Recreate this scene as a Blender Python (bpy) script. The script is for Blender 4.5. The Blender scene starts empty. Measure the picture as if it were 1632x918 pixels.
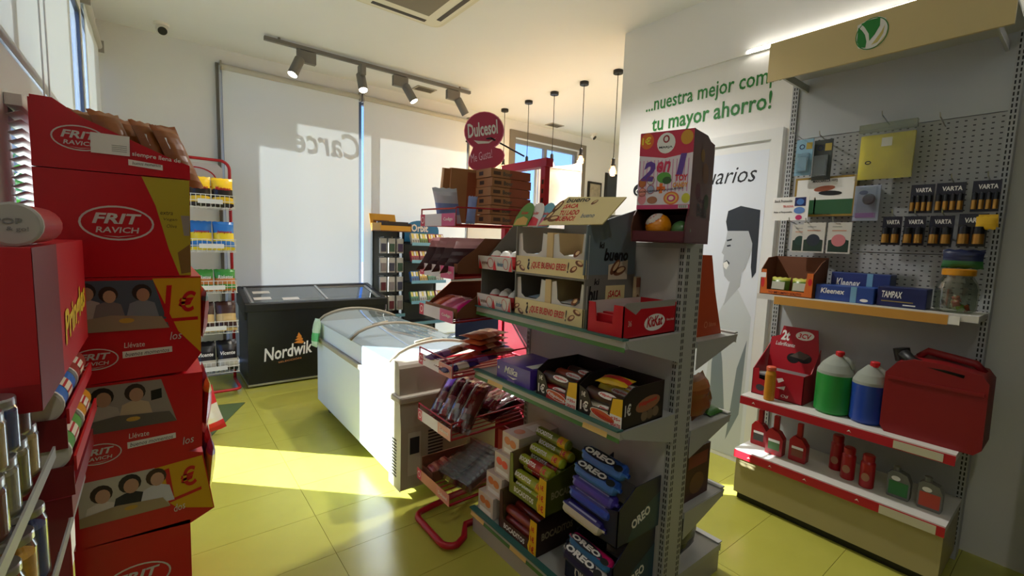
import bpy, math, random
from mathutils import Vector, Matrix
random.seed(7)
SC = bpy.context.scene
COL = SC.collection
V3 = Vector
# ------------------------------------------------------------ camera
# focal length and rotation solved from the two horizontal vanishing points of the shop
FPX = 727.7
def _d(px, py):
    return V3((px-816.0, 459.0-py, -FPX)).normalized()
_ey = _d(246.0, 365.0); _ex = _d(1752.0, 417.0)
_ex = (_ex - _ex.dot(_ey)*_ey).normalized(); _ez = _ex.cross(_ey)
cam_d = bpy.data.cameras.new('camera'); cam = bpy.data.objects.new('camera', cam_d); COL.objects.link(cam)
cam.matrix_world = Matrix.Translation((0, 0, 1.55)) @ Matrix((_ex, _ey, _ez)).to_4x4()
cam_d.sensor_fit = 'HORIZONTAL'; cam_d.sensor_width = 36; cam_d.lens = FPX/1632*36
cam_d.clip_start = 0.02; cam_d.clip_end = 200
SC.camera = cam
# ------------------------------------------------------------ world, sun, exposure
SC.view_settings.view_transform = 'Standard'; SC.view_settings.look = 'None'
SC.view_settings.exposure = 1.86; SC.view_settings.gamma = 1.0
SC.view_settings.use_curve_mapping = False
wd = bpy.data.worlds.new('sky'); SC.world = wd; wd.use_nodes = True
nt = wd.node_tree; nt.nodes.clear()
tc = nt.nodes.new('ShaderNodeTexCoord'); sp = nt.nodes.new('ShaderNodeSeparateXYZ')
cr = nt.nodes.new('ShaderNodeValToRGB'); bg = nt.nodes.new('ShaderNodeBackground'); wo = nt.nodes.new('ShaderNodeOutputWorld')
nt.links.new(tc.outputs['Generated'], sp.inputs[0]); nt.links.new(sp.outputs['Z'], cr.inputs['Fac'])
cr.color_ramp.elements[0].position = 0.0; cr.color_ramp.elements[0].color = (.30, .50, .95, 1)
cr.color_ramp.elements[1].position = 0.45; cr.color_ramp.elements[1].color = (.10, .28, .95, 1)
nt.links.new(cr.outputs['Color'], bg.inputs['Color']); bg.inputs['Strength'].default_value = 0.65
nt.links.new(bg.outputs[0], wo.inputs['Surface'])
SUN_AZ, SUN_EL = math.radians(47), math.radians(31)     # azimuth measured from +Y towards -X
sl = bpy.data.lights.new('sun', 'SUN'); sun = bpy.data.objects.new('sun', sl); COL.objects.link(sun)
sl.energy = 9.0; sl.angle = math.radians(.5); sl.color = (.98, .98, 1)
_s = V3((-math.sin(SUN_AZ)*math.cos(SUN_EL), math.cos(SUN_AZ)*math.cos(SUN_EL), math.sin(SUN_EL)))
sun.rotation_euler = _s.to_track_quat('Z', 'Y').to_euler(); sun.location = _s*12
cy = SC.cycles
cy.max_bounces = 8; cy.diffuse_bounces = 5; cy.glossy_bounces = 4; cy.transmission_bounces = 6; cy.transparent_max_bounces = 12
cy.caustics_refractive = False
cy.sample_clamp_indirect = 6

# ------------------------------------------------------------ materials
_mats = {}
def lin(c):
    return tuple(((x/255)/12.92 if x/255 <= .04045 else ((x/255+.055)/1.055)**2.4) for x in c)
def mat(col, rough=.5, metal=0.0, kind='p', name=None, noise=0.0, emit=0.0, coat=0.0, scale=30):
    key = (tuple(col), rough, metal, kind, noise, emit, coat, scale)
    if key in _mats: return _mats[key]
    m = bpy.data.materials.new(name or '%s_%02x%02x%02x' % ((kind,)+tuple(int(c) for c in col))); m.use_nodes = True
    n = m.node_tree.nodes; l = m.node_tree.links; b = n['Principled BSDF']; c = lin(col)+(1,)
    b.inputs['Base Color'].default_value = c
    b.inputs['Roughness'].default_value = rough; b.inputs['Metallic'].default_value = metal
    b.inputs['Coat Weight'].default_value = coat
    if emit:
        b.inputs['Emission Color'].default_value = c; b.inputs['Emission Strength'].default_value = emit
    if noise:
        t = n.new('ShaderNodeTexCoord'); x = n.new('ShaderNodeTexNoise'); x.inputs['Scale'].default_value = scale; x.inputs['Detail'].default_value = 4
        r = n.new('ShaderNodeMapRange'); r.inputs['To Min'].default_value = 1-noise; r.inputs['To Max'].default_value = 1+noise
        h = n.new('ShaderNodeHueSaturation'); h.inputs['Color'].default_value = c
        l.new(t.outputs['Object'], x.inputs['Vector']); l.new(x.outputs['Fac'], r.inputs['Value'])
        l.new(r.outputs[0], h.inputs['Value']); l.new(h.outputs[0], b.inputs['Base Color'])
    if kind in ('glass', 'film'):       # thin pane: mostly see-through with a fresnel sheen
        o = n['Material Output']; tr = n.new('ShaderNodeBsdfTransparent'); gl = n.new('ShaderNodeBsdfGlossy'); mx = n.new('ShaderNodeMixShader'); lw = n.new('ShaderNodeLayerWeight')
        tr.inputs['Color'].default_value = c; gl.inputs['Roughness'].default_value = rough; lw.inputs['Blend'].default_value = .25
        mr = n.new('ShaderNodeMapRange'); mr.inputs['To Min'].default_value = .04+metal; mr.inputs['To Max'].default_value = (.45 if kind == 'glass' else .10)+metal
        l.new(lw.outputs['Facing'], mr.inputs['Value']); l.new(mr.outputs[0], mx.inputs['Fac']); l.new(tr.outputs[0], mx.inputs[1]); l.new(gl.outputs[0], mx.inputs[2]); l.new(mx.outputs[0], o.inputs['Surface'])
    if kind == 'cloth':       # fabric that lets light through; metal = share transmitted
        o = n['Material Output']; df = n.new('ShaderNodeBsdfDiffuse'); tl = n.new('ShaderNodeBsdfTranslucent'); mx = n.new('ShaderNodeMixShader')
        df.inputs['Color'].default_value = c; tl.inputs['Color'].default_value = c; mx.inputs['Fac'].default_value = metal
        if noise: l.new(h.outputs[0], df.inputs['Color']); l.new(h.outputs[0], tl.inputs['Color'])
        l.new(df.outputs[0], mx.inputs[1]); l.new(tl.outputs[0], mx.inputs[2]); l.new(mx.outputs[0], o.inputs['Surface'])
    _mats[key] = m
    return m
WHITE = mat((225, 222, 214), .6); RED = mat((178, 14, 30), .4); BLACK = mat((14, 14, 15), .45); DRED = mat((120, 8, 20), .45)
PAPER = mat((232, 230, 224), .6); GREY = mat((128, 128, 126), .5); STEEL = mat((190, 190, 188), .3, .9); YEL = mat((226, 180, 22), .5)
CARD = mat((112, 66, 38), .8); GLASS = mat((245, 250, 248), .02, 0, 'glass'); CLEAR = mat((240, 244, 244), .12, .06, 'glass')
SHELFW = mat((196, 196, 190), .45); NAVY = mat((20, 28, 84), .4); GREEN = mat((52, 128, 50), .5); CREAM = mat((232, 214, 160), .5)
# ------------------------------------------------------------ mesh builder
X, Y, Z = V3((1, 0, 0)), V3((0, 1, 0)), V3((0, 0, 1))
_txt = {}
def text_geo(s, shear, bold):
    k = (s, shear, bold)
    if k not in _txt:
        cu = bpy.data.curves.new('t', 'FONT'); cu.body = s; cu.shear = shear; cu.offset = bold; cu.resolution_u = 2
        o = bpy.data.objects.new('t', cu); me = o.to_mesh()
        vs = [v.co.copy() for v in me.vertices]; fs = [tuple(p.vertices) for p in me.polygons]
        o.to_mesh_clear(); bpy.data.objects.remove(o); bpy.data.curves.remove(cu)
        x0 = min(v.x for v in vs); x1 = max(v.x for v in vs); y0 = min(v.y for v in vs); y1 = max(v.y for v in vs)
        _txt[k] = ([((v.x-x0)/(x1-x0), (v.y-y0)/(y1-y0)) for v in vs], fs)
    return _txt[k]
class Fr:                     # a 2D drawing frame on a face: origin, right, up
    def __init__(s, o, u, v): s.o, s.u, s.v = V3(o), V3(u).normalized(), V3(v).normalized(); s.n = s.u.cross(s.v)
    def p(s, a, b, d=0): return s.o+s.u*a+s.v*b+s.n*d
def face(side, x0, x1, y0, y1, z0, z1):
    return {'-x': Fr((x0, y1, z0), -Y, Z), '+x': Fr((x1, y0, z0), Y, Z), '-y': Fr((x0, y0, z0), X, Z),
            '+y': Fr((x1, y1, z0), -X, Z), '+z': Fr((x0, y0, z1), X, Y)}[side]
class MB:
    def __init__(s): s.v, s.f, s.m, s.mats, s.sm = [], [], [], [], []
    def mi(s, m):
        if m not in s.mats: s.mats.append(m)
        return s.mats.index(m)
    def add(s, vs, fs, m, smooth=False):
        b = len(s.v); s.v += [V3(v) for v in vs]; i = s.mi(m)
        for f in fs: s.f.append(tuple(b+k for k in f)); s.m.append(i); s.sm.append(smooth)
        return s
    def box(s, x0, x1, y0, y1, z0, z1, m):
        return s.hexa([(x0, y0, z0), (x1, y0, z0), (x1, y1, z0), (x0, y1, z0), (x0, y0, z1), (x1, y0, z1), (x1, y1, z1), (x0, y1, z1)], m)
    def hexa(s, p, m):
        return s.add(p, [(3, 2, 1, 0), (4, 5, 6, 7), (0, 1, 5, 4), (1, 2, 6, 5), (2, 3, 7, 6), (3, 0, 4, 7)], m)
    def obox(s, fr, u0, u1, v0, v1, d0, d1, m):
        return s.hexa([fr.p(u0, v0, d0), fr.p(u1, v0, d0), fr.p(u1, v1, d0), fr.p(u0, v1, d0), fr.p(u0, v0, d1), fr.p(u1, v0, d1), fr.p(u1, v1, d1), fr.p(u0, v1, d1)], m)
    def prism(s, fr, pts, d0, d1, m, smooth=False):
        n = len(pts)
        s.add([fr.p(a, b, d1) for a, b in pts], [tuple(range(n))], m)
        s.add([fr.p(a, b, d0) for a, b in pts], [tuple(range(n-1, -1, -1))], m)
        return s.add([fr.p(a, b, d0) for a, b in pts]+[fr.p(a, b, d1) for a, b in pts], [(i, (i+1) % n, n+(i+1) % n, n+i) for i in range(n)], m, smooth)
    def poly(s, fr, pts, m, d=.0008):
        return s.add([fr.p(a, b, d) for a, b in pts], [tuple(range(len(pts)))], m)
    def rect(s, fr, u0, u1, v0, v1, m, d=.0008): return s.poly(fr, [(u0, v0), (u1, v0), (u1, v1), (u0, v1)], m, d)
    def ell(s, fr, cu, cv, ru, rv, m, d=.001, n=20, a=0.0):
        ca, sa = math.cos(a), math.sin(a)
        return s.poly(fr, [(cu+ru*math.cos(t)*ca-rv*math.sin(t)*sa, cv+ru*math.cos(t)*sa+rv*math.sin(t)*ca) for t in [2*math.pi*k/n for k in range(n)]], m, d)
    def ring(s, fr, cu, cv, ru, rv, w, m, d=.0012, n=28):
        P = []
        for k in range(n):
            t = 2*math.pi*k/n; P += [fr.p(cu+ru*math.cos(t), cv+rv*math.sin(t), d), fr.p(cu+(ru-w)*math.cos(t), cv+(rv-w)*math.sin(t), d)]
        return s.add(P, [(2*k, (2*k+2) % (2*n), (2*k+3) % (2*n), 2*k+1) for k in range(n)], m)
    def text(s, fr, t, u, v, w, h, m, d=.0016, shear=0.0, bold=0.0, rot=0.0):
        vs, fs = text_geo(t, shear, bold); c, q = math.cos(rot), math.sin(rot)
        return s.add([fr.p(u+a*w*c-b*h*q, v+a*w*q+b*h*c, d) for a, b in vs], fs, m)
    def tube(s, path, r, m, n=6, closed=False):
        path = [V3(p) for p in path]; k = len(path); ring = []; up = None
        for i, p in enumerate(path):
            a = path[(i-1) % k] if (closed or i) else p; b = path[(i+1) % k] if (closed or i < k-1) else p
            t = (b-a).normalized()
            if up is None: up = t.orthogonal().normalized()
            up = (up-up.dot(t)*t)
            up = up.normalized() if up.length > 1e-6 else t.orthogonal().normalized()
            w = t.cross(up); rr = r[i] if isinstance(r, (list, tuple)) else r
            ring.append([p+(up*math.cos(2*math.pi*j/n)+w*math.sin(2*math.pi*j/n))*rr for j in range(n)])
        vs = [v for g in ring for v in g]
        fs = [(i*n+j, i*n+(j+1) % n, ((i+1) % k)*n+(j+1) % n, ((i+1) % k)*n+j) for i in range(k if closed else k-1) for j in range(n)]
        if not closed: fs += [tuple(range(n-1, -1, -1)), tuple((k-1)*n+j for j in range(n))]
        return s.add(vs, fs, m, n > 5)
    def lathe(s, c, prof, m, n=18, ax=Z, smooth=True, m2=None, cut=None, sx=1.0, sy=1.0):
        c = V3(c); ax = V3(ax).normalized(); u = ax.orthogonal().normalized()
        if abs(ax.z) > .9: u = X
        w = ax.cross(u); k = len(prof)
        vs = [c+ax*z+u*(r*sx*math.cos(2*math.pi*j/n))+w*(r*sy*math.sin(2*math.pi*j/n)) for r, z in prof for j in range(n)]
        for i in range(k-1):
            mm = m2 if (m2 and cut and cut[0] <= i < cut[1]) else m
            s.add([vs[i*n+j] for j in range(n)]+[vs[(i+1)*n+j] for j in range(n)], [(j, (j+1) % n, n+(j+1) % n, n+j) for j in range(n)], mm, smooth)
        s.add(vs[:n], [tuple(range(n-1, -1, -1))], m); s.add(vs[-n:], [tuple(range(n))], m)
        return s
    def cyl(s, a, b, r, m, n=14, r2=None):
        a, b = V3(a), V3(b); return s.lathe(a, [(r, 0), (r2 if r2 is not None else r, (b-a).length)], m, n, b-a)
    def bag(s, fr, w, h, t, m, bands=(), crimp=.07, seed=0, nu=7, nv=10, wr=.12):
        # a filled film pouch centred on the frame origin; bands = [(v0, v1, material)] painted by height
        rnd = random.Random(seed)
        for sd in (1, -1):
            vs = []
            for j in range(nv+1):
                q = j/nv
                for i in range(nu+1):
                    p = i/nu; e = (1-abs(2*p-1)**2.6)*(1-abs(2*q-1)**3.2); e = max(e, 0)**.7
                    if 0 < i < nu and 0 < j < nv: e *= 1+wr*rnd.uniform(-1, 1)
                    pin = 1-.06*math.sin(math.pi*q); zig = (.006 if j in (0, nv) else 0)*(1 if i % 2 else -1)
                    vs.append(fr.p((p-.5)*w*pin, (q-.5)*h+zig*.4, sd*(t/2*e+.0006)))
            for j in range(nv):
                q = (j+.5)/nv; mm = m
                for a, b, bm in bands:
                    if a <= q <= b: mm = bm
                fs = [(j*(nu+1)+i, j*(nu+1)+i+1, (j+1)*(nu+1)+i+1, (j+1)*(nu+1)+i) for i in range(nu)]
                if sd < 0: fs = [f[::-1] for f in fs]
                ids = sorted({k for f in fs for k in f}); mp = {k: n for n, k in enumerate(ids)}
                s.add([vs[k] for k in ids], [tuple(mp[k] for k in f) for f in fs], mm, True)
        return s
    def build(s, name, parent=None, label=None, cat=None, group=None, kind=None, bevel=0, origin=None):
        if parent is not None:
            o0 = world_loc(parent)
        elif origin: o0 = V3(origin)
        else:
            xs = [v.x for v in s.v]; ys = [v.y for v in s.v]; o0 = V3(((min(xs)+max(xs))/2, (min(ys)+max(ys))/2, min(v.z for v in s.v)))
        me = bpy.data.meshes.new(name); me.from_pydata([v-o0 for v in s.v], [], s.f)
        for m in s.mats: me.materials.append(m)
        me.polygons.foreach_set('material_index', s.m); me.polygons.foreach_set('use_smooth', s.sm); me.update()
        o = bpy.data.objects.new(name, me); COL.objects.link(o)
        if parent is not None: o.parent = parent
        else: o.location = o0
        if bevel:
            b = o.modifiers.new('bevel', 'BEVEL'); b.width = bevel; b.segments = 2; b.limit_method = 'ANGLE'; b.angle_limit = math.radians(50)
        return tag(o, label, cat, group, kind)
def split_build(mb, key, parent):
    # one part per key of the face centre
    grp = {}
    for f, mi, sm in zip(mb.f, mb.m, mb.sm):
        c = sum((mb.v[i] for i in f), V3())/len(f); grp.setdefault(key(c), []).append((f, mi, sm))
    for nm, fs in grp.items():
        g = MB()
        for f, mi, sm in fs: g.add([mb.v[i] for i in f], [tuple(range(len(f)))], mb.mats[mi], sm)
        g.build(nm, parent)
def world_loc(o):
    l = V3(o.location)
    while o.parent: o = o.parent; l += V3(o.location)
    return l
def tag(o, label=None, cat=None, group=None, kind=None):
    if label: o['label'] = label
    if cat: o['category'] = cat
    if group: o['group'] = group
    if kind: o['kind'] = kind
    return o
def thing(name, label, cat, loc, group=None):
    o = bpy.data.objects.new(name, None); o.empty_display_size = .1; COL.objects.link(o); o.location = loc
    return tag(o, label, cat, group)
def clone(root, loc, label=None, group=None, rz=None):
    c = root.copy(); COL.objects.link(c); c.location = loc
    if rz is not None: c.rotation_euler = (0, 0, rz)
    if label: c['label'] = label
    if group: c['group'] = group
    for ch in root.children:
        d = ch.copy(); COL.objects.link(d); d.parent = c
        for g in ch.children:
            e = g.copy(); COL.objects.link(e); e.parent = d
    return c
def struct(mb, name, parent=None, **k): return mb.build(name, parent, kind='structure' if parent is None else None, origin=None if parent else (0, 0, 0), **k)
def arc(c, r, a0, a1, n, u, v): return [V3(c)+V3(u)*r*math.cos(a0+(a1-a0)*i/n)+V3(v)*r*math.sin(a0+(a1-a0)*i/n) for i in range(n+1)]
# ------------------------------------------------------------ the room
CEIL, WB, WL, WR = 3.40, 5.72, -0.35, 3.33
wall_m = mat((220, 220, 218), .7, noise=.03, scale=3, name='wall_paint'); wall_w = mat((230, 228, 222), .6, noise=.02, scale=3, name='white_wall_paint')
ceil_m = mat((228, 228, 227), .75, noise=.02, scale=2, name='ceiling_paint')
def walled(name, ax, p0, p1, a0, a1, z0, z1, holes, m):
    mb = MB(); A = sorted({a0, a1}|{h[k] for h in holes for k in (0, 1)}); B = sorted({z0, z1}|{h[k] for h in holes for k in (2, 3)})
    for i in range(len(A)-1):
        for j in range(len(B)-1):
            ca, cz = (A[i]+A[i+1])/2, (B[j]+B[j+1])/2
            if any(h[0] < ca < h[1] and h[2] < cz < h[3] for h in holes): continue
            if ax == 'y': mb.box(A[i], A[i+1], p0, p1, B[j], B[j+1], m)
            else: mb.box(p0, p1, A[i], A[i+1], B[j], B[j+1], m)
    return struct(mb, name)
# floor: grout slab and one object per tile
fl = struct(MB().box(-.55, 7.4, -2.2, 5.9, -.1, -.006, mat((74, 70, 30), .8, name='grout')), 'floor')
tm = bpy.data.materials.new('green_floor_tile'); tm.use_nodes = True
n = tm.node_tree.nodes; l = tm.node_tree.links; b = n['Principled BSDF']; b.inputs['Roughness'].default_value = .22; b.inputs['Specular IOR Level'].default_value = .45
t = n.new('ShaderNodeTexCoord'); x = n.new('ShaderNodeTexNoise'); x.inputs['Scale'].default_value = 5; x.inputs['Detail'].default_value = 6
oi = n.new('ShaderNodeObjectInfo'); ad = n.new('ShaderNodeVectorMath'); ad.operation = 'ADD'
l.new(t.outputs['Object'], ad.inputs[0]); l.new(oi.outputs['Location'], ad.inputs[1]); l.new(ad.outputs[0], x.inputs['Vector'])
r = n.new('ShaderNodeValToRGB'); r.color_ramp.elements[0].color = lin((172, 170, 70))+(1,); r.color_ramp.elements[1].color = lin((184, 181, 80))+(1,)
l.new(x.outputs['Fac'], r.inputs['Fac']); l.new(r.outputs[0], b.inputs['Base Color'])
r2 = n.new('ShaderNodeMapRange'); r2.inputs['To Min'].default_value = .16; r2.inputs['To Max'].default_value = .3; l.new(x.outputs['Fac'], r2.inputs['Value']); l.new(r2.outputs[0], b.inputs['Roughness'])
TX, TY = .75, .372
tile = None
for i in range(-2, 9):
    for j in range(-7, 15):
        x0, y0 = .648+TX*(i-1), 2.152+TY*(j-5)
        if x0 < -1.1 or x0 > 7.1 or y0 > 5.75 or y0 < -1.2: continue
        if x0 > 3.4 and y0 < 2.6: continue
        if tile is None:
            mb = MB().box(.001, TX-.001, .001, TY-.001, -.012, 0, tm)
            tile = mb.build('floor_tile', fl); tile.location = (x0, y0, 0)
        else:
            c = tile.copy(); COL.objects.link(c); c.parent = fl; c.location = (x0, y0, 0)
ce = struct(MB().box(-.55, 7.4, -2.2, 5.9, CEIL, CEIL+.15, ceil_m), 'ceiling')
# windows: back wall (two big roller-blind bays), far bay window, left wall strip windows
BW = [(.60, 3.55, .12, 3.22), (4.43, 5.90, 1.3, 3.15)]
walled('wall_back', 'y', WB, WB+.18, -.55, 7.4, 0, CEIL, BW, wall_m)
LW = [(-1.8, 3.70, 2.10, 3.05), (2.15, 3.45, .95, 1.93), (3.76, 4.46, .02, 3.03), (4.54, 5.66, .05, 3.10)]
walled('wall_left', 'x', WL-.03, WL, -2.2, WB, 0, CEIL, LW, wall_m)
walled('wall_right', 'x', WR, WR+.12, -2.2, 2.76, 0, CEIL, [], wall_w)
struct(MB().box(WR+.12, 7.4, 2.64, 2.76, 0, CEIL, wall_w), 'wall_partition')
struct(MB().box(7.28, 7.4, 2.76, WB, 0, CEIL, wall_m), 'wall_far_right')
struct(MB().box(WL, WR, -2.2, -2.05, 0, CEIL, mat((50, 48, 46), .7)), 'wall_behind')
alu = mat((96, 98, 104), .35, .6, name='window_aluminium'); alul = mat((200, 202, 206), .4, .3, name='light_aluminium')
def win(name, ax, p, a0, a1, z0, z1, mull=(), m=alu, w=.05, pane=mat((246, 250, 250), .02, 0, 'film')):
    mb = MB()
    def bx(b0, b1, c0, c1):
        if ax == 'y': mb.box(b0, b1, p, p+.06, c0, c1, m)
        else: mb.box(p-.022, p, b0, b1, c0, c1, m)
    bx(a0, a0+w, z0, z1); bx(a1-w, a1, z0, z1); bx(a0+w, a1-w, z0, z0+w); bx(a0+w, a1-w, z1-w, z1)
    for q in mull: bx(q-w/2, q+w/2, z0+w, z1-w)
    o = struct(mb, name)
    ed = [a0+w]+[k for q in mull for k in (q-w/2, q+w/2)]+[a1-w]
    for k in range(0, len(ed), 2):
        g = MB()
        if ax == 'y': g.box(ed[k], ed[k+1], p+.025, p+.033, z0+w, z1-w, pane)
        else: g.box(p-.014, p-.008, ed[k], ed[k+1], z0+w, z1-w, pane)
        g.build('pane', o)
    return o
w1 = win('window_1', 'y', WB+.09, .60, 3.55, .12, 3.22, (2.055,))
win('window_2', 'y', WB+.09, 4.43, 5.90, 1.3, 3.15, (5.16,), GREY, .06)
win('window_3', 'x', WL-.004, -1.8, 3.70, 2.10, 3.05, (.9, 2.3))
win('window_4', 'x', WL-.004, 2.15, 3.45, .95, 1.93)
win('window_5', 'x', WL-.004, 3.76, 4.46, .02, 3.03, (), alu, .03)
win('window_6', 'x', WL-.004, 4.54, 5.66, .05, 3.10)
struct(MB().box(4.33, 4.43, WB-.03, WB, 1.2, 3.25, mat((120, 112, 100), .6)).box(5.90, 6.0, WB-.03, WB, 1.2, 3.25, mat((120, 112, 100), .6)).box(4.43, 5.90, WB-.03, WB, 3.15, 3.25, mat((120, 112, 100), .6)), 'trim_1')
# mirrored shop lettering stuck on the outside of the back window
lt = MB(); fr = Fr((1.82, WB+.155, 2.63), -X, Z)
vinyl = mat((60, 66, 70), .6)
lt.text(fr, 'Carceroil', 0, 0, 1.22, .30, vinyl, 0, .15, .02)
lt.build('window_lettering', w1, label='mirrored vinyl shop name on the window')
# roller blinds
blind_b = mat((220, 223, 220), .8, .085, 'cloth', 'roller_blind_fabric', noise=.02, scale=2)
blind_l = mat((222, 228, 224), .8, .06, 'cloth', 'grey_roller_blind_fabric')
def blind(label, ax, p, a0, a1, z0, z1, m, tub=.03, chain=None):
    mid = (a0+a1)/2; s = 1 if ax == 'y' else -1
    loc = (mid, p, z0) if ax == 'y' else (p, mid, z0)
    t = thing('roller_blind', label, 'blind', loc, 'roller blinds')
    def P(a, d, z): return V3((a, p-d, z)) if ax == 'y' else V3((p+d, a, z))
    g = MB(); nseg = 12
    vs = []
    for k in range(nseg+1):
        a = a0+(a1-a0)*k/nseg; vs += [P(a, .004*math.sin(k*1.3), z0), P(a, .002*math.sin(k*1.3), z1)]
    g.add(vs, [(2*k, 2*k+2, 2*k+3, 2*k+1) for k in range(nseg)], m, True); g.build('fabric', t)
    MB().cyl(P(a0-.01, 0, z1), P(a1+.01, 0, z1), tub, mat((188, 184, 172), .5), 14).build('roller_tube', t)
    MB().cyl(P(a0, 0, z0), P(a1, 0, z0), .011, alul, 8).build('bottom_bar', t)
    for a in (a0-.012, a1+.012):
        q = MB(); q0, q1 = P(a-.008, -.03, z1-.05), P(a+.008, .04, z1+.05)
        q.box(min(q0.x, q1.x), max(q0.x, q1.x), min(q0.y, q1.y), max(q0.y, q1.y), q0.z, q1.z, mat((150, 146, 138), .4)).build('bracket', t)
    if chain is not None:
        MB().tube([P(chain, .02, z1), P(chain, .02, .9)], .003, alul, 5).tube([P(chain, .035, z1), P(chain, .035, .9)], .003, alul, 5).build('pull_chain', t)
    return t
blind('wide grey-white roller blind left of the bright gap in the back window', 'y', WB-.03, .60, 2.005, .20, 3.22, blind_b, chain=.575)
blind('roller blind right of the bright gap, behind the gum stand', 'y', WB-.03, 2.065, 3.55, .20, 3.22, blind_b)
blind('half-lowered roller blind above the crisp display at the left edge', 'x', WL+.015, -1.75, 3.72, 2.11, 3.10, blind_l, chain=2.55)
blind('narrow lavender roller blind beside the strip of blue sky', 'x', WL+.015, 4.52, 5.60, .2, 3.14, blind_l)
MB().box(3.575, 3.595, WB-.035, WB, .2, 3.2, mat((90, 84, 76), .4)).build('trim_2', kind='structure')
MB().box(.545, .572, WB-.035, WB, .2, 3.25, mat((110, 106, 98), .35, .4)).build('trim_3', kind='structure')
# venetian slats in the low left window
vb = thing('venetian_blind', 'white slatted venetian blind low in the left window', 'blind', (WL+.02, 2.8, .97))
MB().box(WL+.002, WL+.04, 2.1, 3.5, 1.915, 1.95, PAPER).build('head_rail', vb)
sm_ = MB().hexa([(WL+.004, 2.1, -.004), (WL+.036, 2.1, .012), (WL+.036, 3.5, .012), (WL+.004, 3.5, -.004), (WL+.004, 2.1, -.0025), (WL+.036, 2.1, .0135), (WL+.036, 3.5, .0135), (WL+.004, 3.5, -.0025)], mat((230, 232, 228), .5, .3, 'cloth'))
s0 = sm_.build('slat', vb); s0.location.z = .955
for k in range(1, 35):
    c = s0.copy(); COL.objects.link(c); c.parent = vb; c.location = (s0.location.x, s0.location.y, s0.location.z+k*.0275)
# door in the right wall with its poster
dm = mat((222, 222, 218), .45)
D0, D1, DH = 1.36, 2.33, 2.36
dr = struct(MB().box(WR-.035, WR-.001, D0+.07, D1-.07, .0, DH-.07, dm), 'door_1')
MB().box(WR-.05, WR-.001, D0, D0+.07, 0, DH, dm).box(WR-.05, WR-.001, D1-.07, D1, 0, DH, dm).box(WR-.05, WR-.001, D0+.07, D1-.07, DH-.07, DH, dm).build('door_frame', dr)
pf = Fr((WR-.036, D1-.13, .03), -Y, Z)      # poster drawn in metres on the door leaf
pg = MB().rect(pf, 0, .76, 0, 2.2, mat((214, 219, 226), .35), .0005)
skin = mat((172, 176, 178), .4); hair = mat((34, 40, 46), .5); shirt = mat((120, 132, 138), .4); shirt2 = mat((196, 202, 204), .4)
def pl(pts, m, d): pg.poly(pf, [(.50+(a-.255)*.68, b_*1.1) for a, b_ in pts], m, d)
pl([(.16, 0), (.60, 0), (.60, .95), (.44, 1.12), (.30, 1.02), (.20, .86), (.17, .5)], shirt2, .0010)
pl([(.24, .05), (.40, .3), (.34, .62), (.27, .84), (.22, .6)], shirt, .0014)
pl([(.44, .1), (.56, .3), (.58, .8), (.50, .6)], shirt, .0014)
pl([(.30, 1.00), (.46, 1.14), (.47, 1.3), (.36, 1.2)], skin, .0014)
pl([(.27, 1.44), (.255, 1.40), (.235, 1.355), (.262, 1.34), (.258, 1.27), (.285, 1.2), (.34, 1.165), (.42, 1.19), (.50, 1.26), (.56, 1.40), (.56, 1.56), (.29, 1.56)], skin, .0018)
pl([(.262, 1.285), (.30, 1.30), (.325, 1.275), (.30, 1.245), (.27, 1.26)], PAPER, .0023)
pl([(.262, 1.292), (.30, 1.307), (.332, 1.29), (.325, 1.275), (.30, 1.30)], hair, .0025)
pl([(.285, 1.405), (.325, 1.41), (.33, 1.40), (.29, 1.395)], hair, .0025); pl([(.28, 1.44), (.335, 1.45), (.335, 1.438), (.285, 1.43)], hair, .0025)
pl([(.28, 1.50), (.255, 1.56), (.27, 1.63), (.40, 1.66), (.60, 1.63), (.61, 1.24), (.575, 1.20), (.555, 1.27), (.55, 1.42), (.50, 1.50), (.38, 1.50)], hair, .0020)
pl([(.47, 1.34), (.50, 1.37), (.52, 1.33), (.49, 1.29)], skin, .0026)
pg.text(pf, 'usuarios', .20, 1.99, .49, .11, BLACK, .0012, .3)
pg.build('poster', dr, label='poster of a laughing man in grey tones')
# green lettering on the white wall and a thin ledge, its bright line drawn as a glowing strip
wl_ = thing('wall_lettering', 'green slogan lettering on the white wall beside the gondola header', 'sign', (WR, 1.9, 2.5))
wf = Fr((WR, 2.40, 0), -Y, Z); wg = mat((30, 120, 42), .5)
MB().text(wf, '...nuestra mejor compra,', -.09, 2.642, 1.17, .14, wg, .003, 0, .012).build('upper_line', wl_)
split_build(MB().text(wf, 'tu mayor ahorro!', -.02, 2.468, .95, .16, wg, .003, 0, .016), lambda c: (lambda u: 'first_word' if u < .10 else 'second_word' if u < .445 else 'third_word' if u < .895 else 'exclamation_mark')(2.40-c.y), wl_)
sgn = MB(); sgn.lathe((WR, 2.52, 2.03), [(.05, 0), (.05, .004)], BLACK, 20, -X)
sf = Fr((WR-.005, 2.52, 2.03), -Y, Z); sgn.ell(sf, .002, .02, .008, .008, PAPER).ring(sf, 0, -.012, .022, .022, .007, PAPER).rect(sf, -.003, .005, -.01, .014, PAPER)
sgn.build('restroom_sign', label='round black wheelchair symbol on the white wall', cat='sign')
ledge_hl = thing('ledge_highlight', 'thin bright line of light along the ledge above the gold header', 'lamp', (WR, 1.0, 2.92))
MB().box(WR-.02, WR, -.6, 2.47, 2.905, 2.93, wall_w).build('ledge', ledge_hl)
MB().box(WR-.028, WR-.02, -.4, 1.65, 2.908, 2.927, mat((255, 250, 240), .4, emit=9)).build('glow_strip', ledge_hl)
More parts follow.
